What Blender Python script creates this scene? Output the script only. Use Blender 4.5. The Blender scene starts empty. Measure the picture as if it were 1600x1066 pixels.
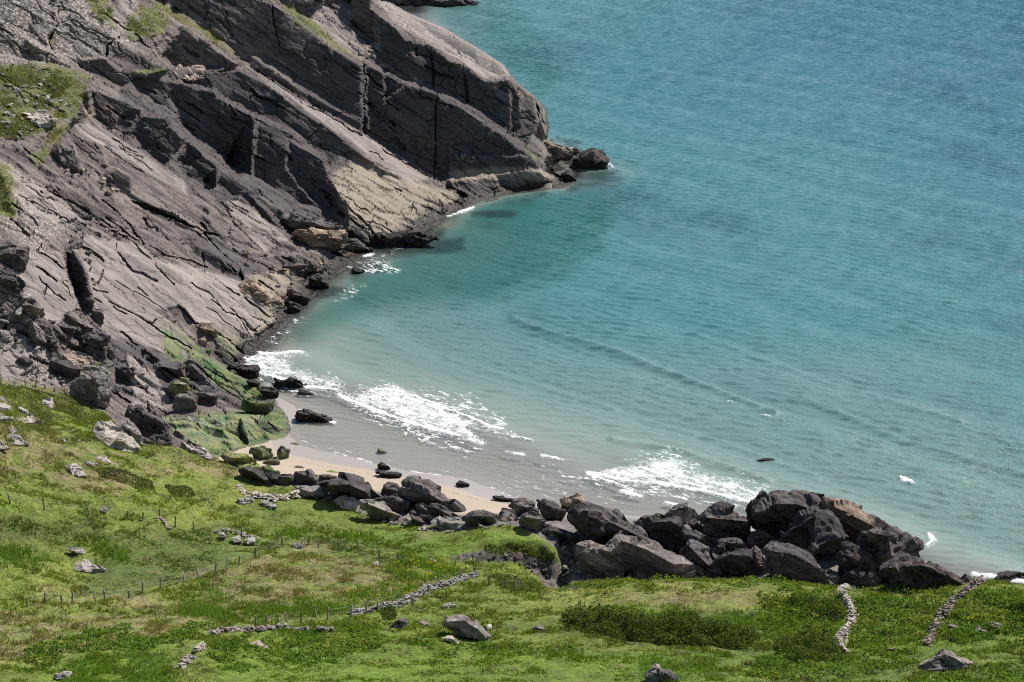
import bpy, math, random
import numpy as np
from mathutils import geometry as mgeo, Vector
random.seed(7); RNG = np.random.default_rng(11)
scene = bpy.context.scene
COL = scene.collection
# ------------------------------------------------------------------ camera model (pixels are those of the 1600 x 1066 photograph)
F = 3608.0; CAM = np.array([0.0, 0.0, 100.0]); PITCH = math.radians(18)
CP, SP = math.cos(PITCH), math.sin(PITCH)
def rays(u, v):
    u = np.asarray(u, float); v = np.asarray(v, float)
    up = 533.0 - v
    return np.stack([u - 800.0, CP*F + SP*up, -SP*F + CP*up], -1)
def proj(P):
    d = P - CAM
    zc = d[..., 1]*CP - d[..., 2]*SP
    yc = d[..., 1]*SP + d[..., 2]*CP
    zc = np.where(zc < 1, 1, zc)
    return 800 + F*d[..., 0]/zc, 533 - F*yc/zc
def at_z(u, v, z):
    r = rays(u, v); t = (z - 100.0)/r[..., 2]
    return CAM + r*t[..., None]
# ------------------------------------------------------------------ numpy noise
def _h(ix, iy, iz, s):
    n = (ix.astype(np.int64)*73856093) ^ (iy.astype(np.int64)*19349663) ^ (iz.astype(np.int64)*83492791) ^ (s*1274126177)
    n = n & 0xffffffff
    n = ((n ^ (n >> 15))*0x2c1b3c6d) & 0xffffffff
    n = ((n ^ (n >> 12))*0x297a2d39) & 0xffffffff
    n = n ^ (n >> 15)
    return n.astype(np.float64)/4294967295.0
def vnoise(p, s=0):
    i = np.floor(p).astype(np.int64); f = p - i; f = f*f*f*(f*(f*6 - 15) + 10)
    r = 0
    for a in (0, 1):
        wx = f[:, 0] if a else 1 - f[:, 0]
        for b in (0, 1):
            wy = f[:, 1] if b else 1 - f[:, 1]
            for c in (0, 1):
                wz = f[:, 2] if c else 1 - f[:, 2]
                r = r + wx*wy*wz*_h(i[:, 0]+a, i[:, 1]+b, i[:, 2]+c, s)
    return r
def fbm(p, octv=4, s=0, gain=.5):
    a = 1; t = 0; r = 0
    for k in range(octv):
        r = r + a*(vnoise(p*(2.03**k) + 17.3*k, s + k) - .5); t += a; a *= gain
    return r/t*2
def worley(p, s=0, vec=False):
    i = np.floor(p).astype(np.int64)
    f1 = np.full(len(p), 9.0); f2 = f1.copy(); cid = np.zeros(len(p)); dv = np.zeros_like(p)
    for a in (-1, 0, 1):
        for b in (-1, 0, 1):
            for c in (-1, 0, 1):
                x, y, z = i[:, 0]+a, i[:, 1]+b, i[:, 2]+c
                q = np.stack([x + _h(x, y, z, s+1), y + _h(x, y, z, s+2), z + _h(x, y, z, s+3)], -1)
                d = np.sqrt(((q - p)**2).sum(-1))
                near = d < f1
                f2 = np.where(near, f1, np.minimum(f2, d)); cid = np.where(near, _h(x, y, z, s+4), cid); f1 = np.where(near, d, f1)
                if vec: dv = np.where(near[:, None], p - q, dv)
    return (f1, f2, cid, dv) if vec else (f1, f2, cid)
def p3(x, y, z=0): return np.stack([x, y, np.zeros_like(x) + z], -1)
def sstep(a, b, x):
    t = np.clip((x - a)/(b - a), 0, 1); return t*t*(3 - 2*t)
def sdist(u, v, poly):                      # signed distance to a polygon, positive inside
    poly = np.asarray(poly, float); d = np.full(u.shape, 1e18); ins = np.zeros(u.shape, bool)
    for k in range(len(poly)):
        a = poly[k]; b = poly[(k+1) % len(poly)]; e = b - a
        w0 = u - a[0]; w1 = v - a[1]
        t = np.clip((w0*e[0] + w1*e[1])/(e@e + 1e-12), 0, 1)
        d = np.minimum(d, (w0 - t*e[0])**2 + (w1 - t*e[1])**2)
        c = (a[1] > v) != (b[1] > v)
        if abs(e[1]) > 1e-9: ins ^= c & (u < a[0] + e[0]*(v - a[1])/e[1])
    d = np.sqrt(d); return np.where(ins, d, -d)
def ldist(u, v, line):
    line = np.asarray(line, float); d = np.full(u.shape, 1e18)
    for k in range(len(line)-1):
        a = line[k]; e = line[k+1] - a
        w0 = u - a[0]; w1 = v - a[1]
        t = np.clip((w0*e[0] + w1*e[1])/(e@e + 1e-12), 0, 1)
        d = np.minimum(d, (w0 - t*e[0])**2 + (w1 - t*e[1])**2)
    return np.sqrt(d)
# ------------------------------------------------------------------ mesh helpers
def mesh_np(name, V, faces, mat, smooth=False, attrs=None, fattrs=None):
    me = bpy.data.meshes.new(name); V = np.asarray(V, np.float32); faces = np.asarray(faces, np.int32)
    k = faces.shape[1]
    me.vertices.add(len(V)); me.vertices.foreach_set('co', V.ravel())
    me.loops.add(faces.size); me.loops.foreach_set('vertex_index', faces.ravel())
    me.polygons.add(len(faces)); me.polygons.foreach_set('loop_start', np.arange(0, faces.size, k, dtype=np.int32))
    me.polygons.foreach_set('use_smooth', np.full(len(faces), smooth, bool))
    for nm, A in (attrs or {}).items():
        A = np.asarray(A, np.float32)
        if A.ndim == 1:
            at = me.attributes.new(nm, 'FLOAT', 'POINT'); at.data.foreach_set('value', A)
        else:
            if A.shape[1] == 3: A = np.concatenate([A, np.ones((len(A), 1), np.float32)], 1)
            at = me.attributes.new(nm, 'FLOAT_COLOR', 'POINT'); at.data.foreach_set('color', A.ravel())
    me.update(calc_edges=True); me.validate()
    if mat: me.materials.append(mat)
    return me
def link(name, me, parent=None):
    o = bpy.data.objects.new(name, me); COL.objects.link(o)
    if parent: o.parent = parent
    return o
def tag(o, label=None, cat=None, group=None, kind=None):
    if label: o['label'] = label
    if cat: o['category'] = cat
    if group: o['group'] = group
    if kind: o['kind'] = kind
    return o
def blur(A, k):
    for _ in range(k):
        B = A.copy(); B[1:-1, 1:-1] = (A[1:-1, 1:-1]*2 + A[:-2, 1:-1] + A[2:, 1:-1] + A[1:-1, :-2] + A[1:-1, 2:])/6; A = B
    return A
def gridfaces(ny, nx):
    i = np.arange(ny*nx).reshape(ny, nx)
    return np.stack([i[:-1, :-1], i[:-1, 1:], i[1:, 1:], i[1:, :-1]], -1).reshape(-1, 4)
# ------------------------------------------------------------------ materials
class NT:
    def __init__(s, name):
        s.m = bpy.data.materials.new(name); s.m.use_nodes = True
        s.t = s.m.node_tree; s.t.nodes.clear()
        s.out = s.n('ShaderNodeOutputMaterial')
    def n(s, ty, **kw):
        nd = s.t.nodes.new(ty)
        for k, v in kw.items(): setattr(nd, k, v)
        return nd
    def set(s, sock, v):
        if isinstance(v, bpy.types.NodeSocket): s.t.links.new(v, sock)
        elif isinstance(v, (tuple, list)) and len(v) == 3 and sock.type == 'RGBA': sock.default_value = (*v, 1)
        else: sock.default_value = v
    def math(s, op, a, b=0.0, c=None, clamp=False):
        nd = s.n('ShaderNodeMath', operation=op, use_clamp=clamp)
        s.set(nd.inputs[0], a); s.set(nd.inputs[1], b)
        if c is not None: s.set(nd.inputs[2], c)
        return nd.outputs[0]
    def mix(s, f, a, b, mode='MIX'):
        nd = s.n('ShaderNodeMix', data_type='RGBA', blend_type=mode)
        s.set(nd.inputs[0], f); s.set(nd.inputs[6], a); s.set(nd.inputs[7], b)
        return nd.outputs[2]
    def ramp(s, x, lo, hi):
        nd = s.n('ShaderNodeMapRange', interpolation_type='SMOOTHSTEP')
        s.set(nd.inputs[0], x); nd.inputs[1].default_value = lo; nd.inputs[2].default_value = hi
        return nd.outputs[0]
    def noise(s, vec, scale, det=4, rough=.55, dist=0.0):
        nd = s.n('ShaderNodeTexNoise'); s.set(nd.inputs['Vector'], vec)
        nd.inputs['Scale'].default_value = scale; nd.inputs['Detail'].default_value = det
        nd.inputs['Roughness'].default_value = rough; nd.inputs['Distortion'].default_value = dist
        return nd.outputs[0]
    def voro(s, vec, scale, feature='F1', out='Distance'):
        nd = s.n('ShaderNodeTexVoronoi', feature=feature); s.set(nd.inputs['Vector'], vec)
        nd.inputs['Scale'].default_value = scale
        return nd.outputs[out]
    def mapping(s, vec, rot=(0, 0, 0), scale=(1, 1, 1)):
        nd = s.n('ShaderNodeMapping'); s.set(nd.inputs['Vector'], vec)
        nd.inputs['Rotation'].default_value = rot; nd.inputs['Scale'].default_value = scale
        return nd.outputs[0]
    def attr(s, name):
        nd = s.n('ShaderNodeAttribute', attribute_name=name); return nd
    def pos(s): return s.n('ShaderNodeNewGeometry').outputs['Position']
    def sep(s, v):
        nd = s.n('ShaderNodeSeparateXYZ'); s.set(nd.inputs[0], v); return nd.outputs
    def bump(s, h, strength=.5, dist=.1, nrm=None):
        nd = s.n('ShaderNodeBump'); s.set(nd.inputs['Height'], h)
        nd.inputs['Strength'].default_value = strength; nd.inputs['Distance'].default_value = dist
        if nrm is not None: s.set(nd.inputs['Normal'], nrm)
        return nd.outputs[0]
    def princ(s, col, rough=.9, nrm=None, spec=.3):
        nd = s.n('ShaderNodeBsdfPrincipled'); s.set(nd.inputs['Base Color'], col); s.set(nd.inputs['Roughness'], rough)
        nd.inputs['Specular IOR Level'].default_value = spec
        if nrm is not None: s.set(nd.inputs['Normal'], nrm)
        return nd
    def done(s, sh): s.t.links.new(sh, s.out.inputs[0]); return s.m

def rock_material(name, lichen=.0, black=None, algae=0.0, zones=False, dark=1.0, tint=(1, 1, 1), weed_z=.9, algae_col=(.10, .15, .035), pale=0.0):
    g = NT(name); P = g.pos()
    # bedding runs down towards +X: stretch the grain along it
    A = g.mapping(g.mapping(P, rot=(0, math.radians(-30), math.radians(12))), scale=(.10, .55, 1.0))
    n1 = g.noise(P, .22, 5, .6); n2 = g.noise(A, 1.1, 6, .62, .3); n3 = g.noise(P, 3.0, 6, .7); n4 = g.noise(A, 4.0, 4, .6)
    c = lambda k: tuple(k[i]*dark*tint[i] for i in range(3))
    base = g.mix(g.ramp(n2, .32, .70), c(tuple(a*(1-pale)+b*pale for a, b in zip((.085, .074, .070), (.30, .275, .245)))), c(tuple(a*(1-pale)+b*pale for a, b in zip((.375, .320, .293), (.66, .60, .53)))))
    base = g.mix(g.math('MULTIPLY', g.ramp(n1, .46, .66), .5*(1-pale)), base, c((.36, .292, .262)))
    base = g.mix(g.math('MULTIPLY', g.ramp(n3, .46, .66), .62 - .3*pale), base, c((.055, .049, .049)))
    base = g.mix(g.math('MULTIPLY', g.ramp(n4, .58, .74), .35), base, c((.46, .41, .36)))
    X = g.sep(P)
    zone = g.attr('zone') if zones else None
    if zones:
        zc = g.n('ShaderNodeSeparateColor'); g.t.links.new(zone.outputs['Color'], zc.inputs[0])
        zr, zg, zb = zc.outputs; za = zone.outputs['Alpha']
        wn = g.math('ADD', g.math('MULTIPLY', g.math('SUBTRACT', n3, .5), 1.4), 0.0)
        tan = g.ramp(g.math('ADD', zb, g.math('MULTIPLY', g.math('SUBTRACT', n2, .5), .9)), .25, .8)
        base = g.mix(g.math('MULTIPLY', tan, .7), base, g.mix(n3, (.25, .21, .16), (.46, .395, .305)))
    if zones:                             # black lichen of the seaward ridges, plus shade painted on joint faces and gashes
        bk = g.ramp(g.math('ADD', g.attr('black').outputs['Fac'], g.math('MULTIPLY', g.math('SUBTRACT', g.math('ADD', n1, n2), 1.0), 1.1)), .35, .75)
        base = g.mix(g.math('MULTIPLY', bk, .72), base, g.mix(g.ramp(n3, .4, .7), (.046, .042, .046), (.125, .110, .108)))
    if not zones:
        ov_ = g.n('ShaderNodeObjectInfo').outputs['Random']
        base = g.mix(1.0, base, g.mix(ov_, (.66, .67, .70), (1.32, 1.27, 1.2)), 'MULTIPLY')
    # pale lichen blotches
    l1 = g.noise(P, 2.3, 6, .75); l2 = g.noise(P, .45, 3, .5)
    lm = g.ramp(g.math('ADD', l1, g.math('MULTIPLY', g.math('SUBTRACT', l2, .5), .5)), .60, .68)
    lamt = g.math('MULTIPLY', zr, 1.0) if zones else lichen
    if zones: lamt = g.math('MAXIMUM', g.math('MULTIPLY', zr, 1.0), .14); lm = g.math('MAXIMUM', lm, g.math('MULTIPLY', zr, g.ramp(l1, .50, .60)))
    base = g.mix(g.math('MULTIPLY', lm, lamt), base, (.50, .46, .40))
    if not zones and lichen > .5:
        base = g.mix(g.math('MULTIPLY', g.ramp(n2, .35, .65), (lichen-.4)*.8), base, (.45, .40, .355))
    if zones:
        pv = g.ramp(g.math('ADD', g.attr('lit_slab').outputs['Fac'], g.math('MULTIPLY', g.math('SUBTRACT', n2, .5), .8)), .3, .8)  # sunlit slabs made paler: light put into the rock colour
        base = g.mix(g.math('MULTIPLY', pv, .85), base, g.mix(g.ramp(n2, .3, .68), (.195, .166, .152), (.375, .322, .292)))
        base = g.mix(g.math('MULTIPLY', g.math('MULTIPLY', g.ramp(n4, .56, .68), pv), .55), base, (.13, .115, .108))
    # green algae
    am = g.ramp(g.math('ADD', n3, g.math('MULTIPLY', g.math('SUBTRACT', n1, .5), .8)), .34, .62)
    if zones:
        am = g.ramp(g.math('ADD', g.math('MULTIPLY', zg, 1.3), g.math('MULTIPLY', g.math('SUBTRACT', g.math('ADD', n3, g.noise(P, .7, 5, .6)), 1.0), 2.4)), .45, .95)
        base = g.mix(g.math('MULTIPLY', am, .75), base, g.mix(g.ramp(g.noise(P, .6, 3, .5), .4, .62), (.22, .25, .08), (.085, .185, .05)))
    elif algae > 0:
        base = g.mix(g.math('MULTIPLY', am, algae), base, g.mix(n3, algae_col, tuple(k*1.9 for k in algae_col)))
    # black weed band just above the water
    wz = g.math('ADD', X[2], g.math('MULTIPLY', g.math('SUBTRACT', n1, .5), -2.2))
    if weed_z > -5:
        wm = g.math('SUBTRACT', 1.0, g.ramp(g.math('ADD', wz, g.math('MULTIPLY', g.math('SUBTRACT', n3, .5), 1.2)), weed_z-.5, weed_z+.5))
        wm = g.math('MULTIPLY', wm, g.math('SUBTRACT', 1.0, g.math('MULTIPLY', zg, 1.2), clamp=True)) if zones else wm
        base = g.mix(wm, base, g.mix(g.ramp(n3, .45, .7), (.022, .018, .016), (.075, .05, .03)))
    else: wm = 0.0
    if zones:
        gm = g.ramp(g.math('ADD', g.math('MULTIPLY', za, .60), g.math('MULTIPLY', g.math('SUBTRACT', g.math('ADD', n3, g.noise(P, .5, 6, .65)), 1.0), 2.0)), .40, .62)
        base = g.mix(gm, base, g.mix(g.noise(P, 1.2, 5, .6), (.075, .095, .028), (.205, .20, .075)))
    h = g.math('ADD', g.math('MULTIPLY', n3, .38), g.math('MULTIPLY', n4, .55))
    fine = g.noise(P, 9.0, 4, .7)
    h = g.math('ADD', h, g.math('MULTIPLY', fine, .25))
    b = g.bump(h, .75 if zones else 1.0, .40)
    return g.done(g.princ(base, g.math('SUBTRACT', .88, g.math('MULTIPLY', wm, .45)), b, .25).outputs[0])
# ------------------------------------------------------------------ base surface z(X,Y) from control points
CPX = [  # u, v, z : visible ground
 (-50,1085,21),(200,1085,20),(400,1080,19),(800,1080,17.6),(1200,1080,17.2),(1650,1085,18.2),
 (-50,980,15.6),(200,980,14.6),(400,980,13.2),(600,980,11.6),(800,980,10.9),(1000,980,10.6),(1200,980,10.5),(1400,980,10.7),(1650,980,11.5),
 (950,912,7.0),(1050,907,7.3),(1150,908,7.5),(1250,912,7.5),(1330,922,7.5),(1420,918,7.4),(1500,912,7.5),(1570,916,7.6),(1650,920,7.8),
 (0,600,12),(0,670,11.8),(0,740,11.4),(0,860,11.2),(-60,740,15),(-60,860,15),(100,680,8.8),(250,700,5.2),(180,760,7.4),(330,722,3.2),(405,758,2.6),(540,806,2.6),
 (640,828,3.0),(720,833,3.4),(200,860,8.6),(400,860,6.4),(600,860,4.9),(200,930,11.2),(600,930,8.4),(500,900,7.6),(400,920,9.2),
 (700,905,5.9),(740,895,4.8),(860,832,3.6),(690,858,4.9),(870,905,4.2),(800,915,5.6),(890,930,6.6),(300,790,5.4),
 # beach
 (445,672,.05),(470,694,0),(520,707,0),(580,723,0),(640,737,0),(700,745,0),(750,757,0),(800,778,0),(850,790,0),(950,803,0),(1050,815,.1),(1150,830,.2),
 (360,704,1.0),(400,690,.6),(420,722,1.0),(480,738,1.0),(560,748,.9),(600,757,.8),(680,778,1.0),(740,795,1.1),(560,732,.35),(650,752,.4),
 (650,795,1.5),(800,812,1.9),(920,850,2.2),
 # seabed
 (520,640,-.35),(600,680,-.35),(700,715,-.3),(800,745,-.3),(950,785,-.3),(620,630,-.8),(800,690,-.9),(1000,750,-.8),(1200,800,-1.0),(500,560,-1.2),(600,560,-2.2),(800,600,-3.2),(1100,690,-3.0),(1300,760,-2.8),(1500,880,-1.5),
 (1600,760,-3.5),(1600,600,-7),(1200,560,-7),(1000,450,-8),(800,450,-5),(640,450,-2.6),(560,460,-1.6),(800,350,-4.0),(720,380,-1.8),(900,330,-3.5),(960,290,-3.5),(1300,300,-15),(1600,200,-25),(1000,150,-14),(1000,20,-14),(760,40,-4),(1600,20,-25),
 # waterline of the cliff
 (378,566,0),(405,545,0),(440,505,0),(475,472,0),(520,430,0),(565,398,0),(620,380,0),(680,350,0),(745,315,0),(800,303,0),(872,292,0),(893,262,0),
 # cliff body
 (0,0,38),(200,0,36),(0,250,25),(0,450,17),(-60,560,16),(200,200,22),(200,350,14),(200,500,8),(300,350,9.5),(400,350,5),(400,250,11.5),(300,500,4.2),
 (300,600,2.6),(100,600,8.6),(200,640,4.6),(300,660,2.4),(380,640,1.2),(392,102,22),(487,165,14.5),(568,209,8.5),(676,277,2.5),(415,0,31),(565,95,19.5),(690,145,14.5),(790,215,8.4),
 (582,0,27.5),(700,55,21),(790,110,16),(842,190,7.5),(620,300,3.0),(560,270,5.5),(500,330,2.5),(-60,0,43),(-60,250,30),
]
CW = [ # hidden or off-frame ground, x y z
 (14,412,-2),(6,432,-2),(-6,480,-2),(-16,530,-2),(-30,580,1.5),(-25,572,0.3),(-45,600,8),(-70,560,20),(-60,500,30),(-100,450,48),(-110,350,42),(-110,280,30),(-110,200,28),(-90,160,30),
 (8,222,1.2),(14,222,1.2),(20,221,1.0),(26,221,1.0),(33,220,.8),(41,219,.3),(50,217,0),(60,217,-.8),(75,214,-1.2),(52,225,-.6),(40,228,.2),(28,230,.4),(20,231,.6),
 (-60,100,40),(0,100,37),(60,100,37),(110,160,20),(110,200,6),(120,220,-3),(0,30,68),(-80,30,72),(80,30,66),(0,-10,92),(0,-60,104),(-150,0,90),(150,0,80),(-150,400,60),(-150,600,40),(160,300,-25),(160,600,-30),(0,700,-15),(-60,700,6),
]
_c = np.array(CPX, float); _P = at_z(_c[:, 0], _c[:, 1], _c[:, 2])
_P = np.concatenate([_P, np.array(CW, float)])
def _phi(r): return np.where(r > 0, r*r*np.log(np.maximum(r, 1e-9)), 0)
_S = 60.0
_A = _P[:, :2]/_S
_K = _phi(np.linalg.norm(_A[:, None]-_A[None], axis=-1)) + np.eye(len(_A))*2e-4
_Q = np.concatenate([np.ones((len(_A), 1)), _A], 1)
_M = np.block([[_K, _Q], [_Q.T, np.zeros((3, 3))]])
_W = np.linalg.solve(_M, np.concatenate([_P[:, 2], np.zeros(3)]))
def base_exact(x, y):
    sh = x.shape; p = np.stack([np.clip(x, -160, 170).ravel(), np.clip(y, -80, 710).ravel()], -1)/_S; out = np.empty(len(p))
    for k in range(0, len(p), 60000):
        q = p[k:k+60000]; r = np.linalg.norm(q[:, None]-_A[None], axis=-1)
        out[k:k+60000] = _phi(r)@_W[:len(_A)] + _W[-3] + q@_W[-2:]
    return out.reshape(sh)
GX = np.arange(-160, 171, 1.0); GY = np.arange(100, 711, 1.0)
GZ = base_exact(*np.meshgrid(GX, GY))
# the eroded grass mound and its undercut bank: a raised lip above the gully
MOUND = [(640,872),(690,868),(735,860),(790,856),(845,862),(868,882),(874,850),(868,835),(830,823),(740,822),(640,835),(560,850)]
def mound(x, y, z):
    u, v = proj(np.stack([x, y, z], -1)); m = (y > 200) & (y < 260)
    d = sdist(u, v, MOUND); k = sstep(690, 760, u)
    gully = sstep(-3, -12, d)*sstep(45, 20, -d)*sstep(856, 872, v)*sstep(700, 760, u)*sstep(905, 880, u)
    return z + np.where(m, .75*sstep(-2, 2.5, d)*k - 1.3*gully, 0)
def bil(G, x, y):
    fx = np.clip((x - GX[0]), 0, len(GX)-1.001); fy = np.clip((y - GY[0]), 0, len(GY)-1.001)
    i = fx.astype(int); j = fy.astype(int); a = fx - i; b = fy - j
    return (G[j, i]*(1-a) + G[j, i+1]*a)*(1-b) + (G[j+1, i]*(1-a) + G[j+1, i+1]*a)*b
def march(u, v, zmin=None):
    """t of the first hit of the pixel ray with the base surface"""
    r = rays(u, v); sh = r.shape[:-1]; r = r.reshape(-1, 3); t = np.full(len(r), np.nan); alive = np.ones(len(r), bool)
    prev = 120/r[:, 1]
    for Y in np.arange(121, 705, 1.5):
        tt = Y/r[:, 1]; P = CAM + r*tt[:, None]
        hit = alive & (P[:, 2] < bil(GZ, P[:, 0], P[:, 1]))
        if hit.any():
            lo = prev[hit].copy(); hi = tt[hit].copy()
            for _ in range(10):
                mid = (lo+hi)/2; Q = CAM + r[hit]*mid[:, None]
                b = Q[:, 2] < bil(GZ, Q[:, 0], Q[:, 1]); hi = np.where(b, mid, hi); lo = np.where(b, lo, mid)
            t[hit] = hi; alive &= ~hit
        prev = tt
    t[alive] = 705/r[alive, 1]
    return t.reshape(sh)
# ------------------------------------------------------------------ THE CLIFF: bedding and joint facets, integrated into one continuous surface
STEP = 1.6
GU = np.arange(-70, 925, STEP, dtype=float); GV = np.arange(-70, 730, STEP, dtype=float)
UU, VV = np.meshgrid(GU, GV)
CLIFF = [(-70,-70),(520,-70),(560,-20),(582,-2),(610,3),(636,18),(697,44),(737,68),(788,101),(800,120),(838,152),(843,190),(836,212),(850,222),(858,240),(850,255),(862,266),(898,283),(905,292),(872,302),(800,311),(770,320),(745,324),(720,335),(690,352),(672,372),(640,388),(600,404),(575,420),(540,440),(512,466),(484,486),(458,510),(432,545),(385,578),(392,598),(430,622),(450,650),(456,672),(446,686),(375,702),(350,716),(325,722),(290,708),(235,698),(200,690),(170,650),(100,622),(40,606),(-70,606)]
cm = sdist(UU, VV, CLIFF)
inside = cm > 0
t0 = march(UU, VV); L0 = np.log(t0)
R = rays(UU, VV)
def dipn(deg):                               # faces that contain the bedding strike, swung from lying (0) to upright and facing the viewer (90)
    c_, s_ = math.cos(math.radians(deg)), math.sin(math.radians(deg)); return (.52*c_ - .135*s_, -.986*s_, .853*c_ + .082*s_)
D, DM, M, L, T, DD = dipn(80), dipn(67), dipn(43), dipn(20), dipn(2), dipn(96); V = (-.85, -.50, .18); G = (.3, -.35, .89)
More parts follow.
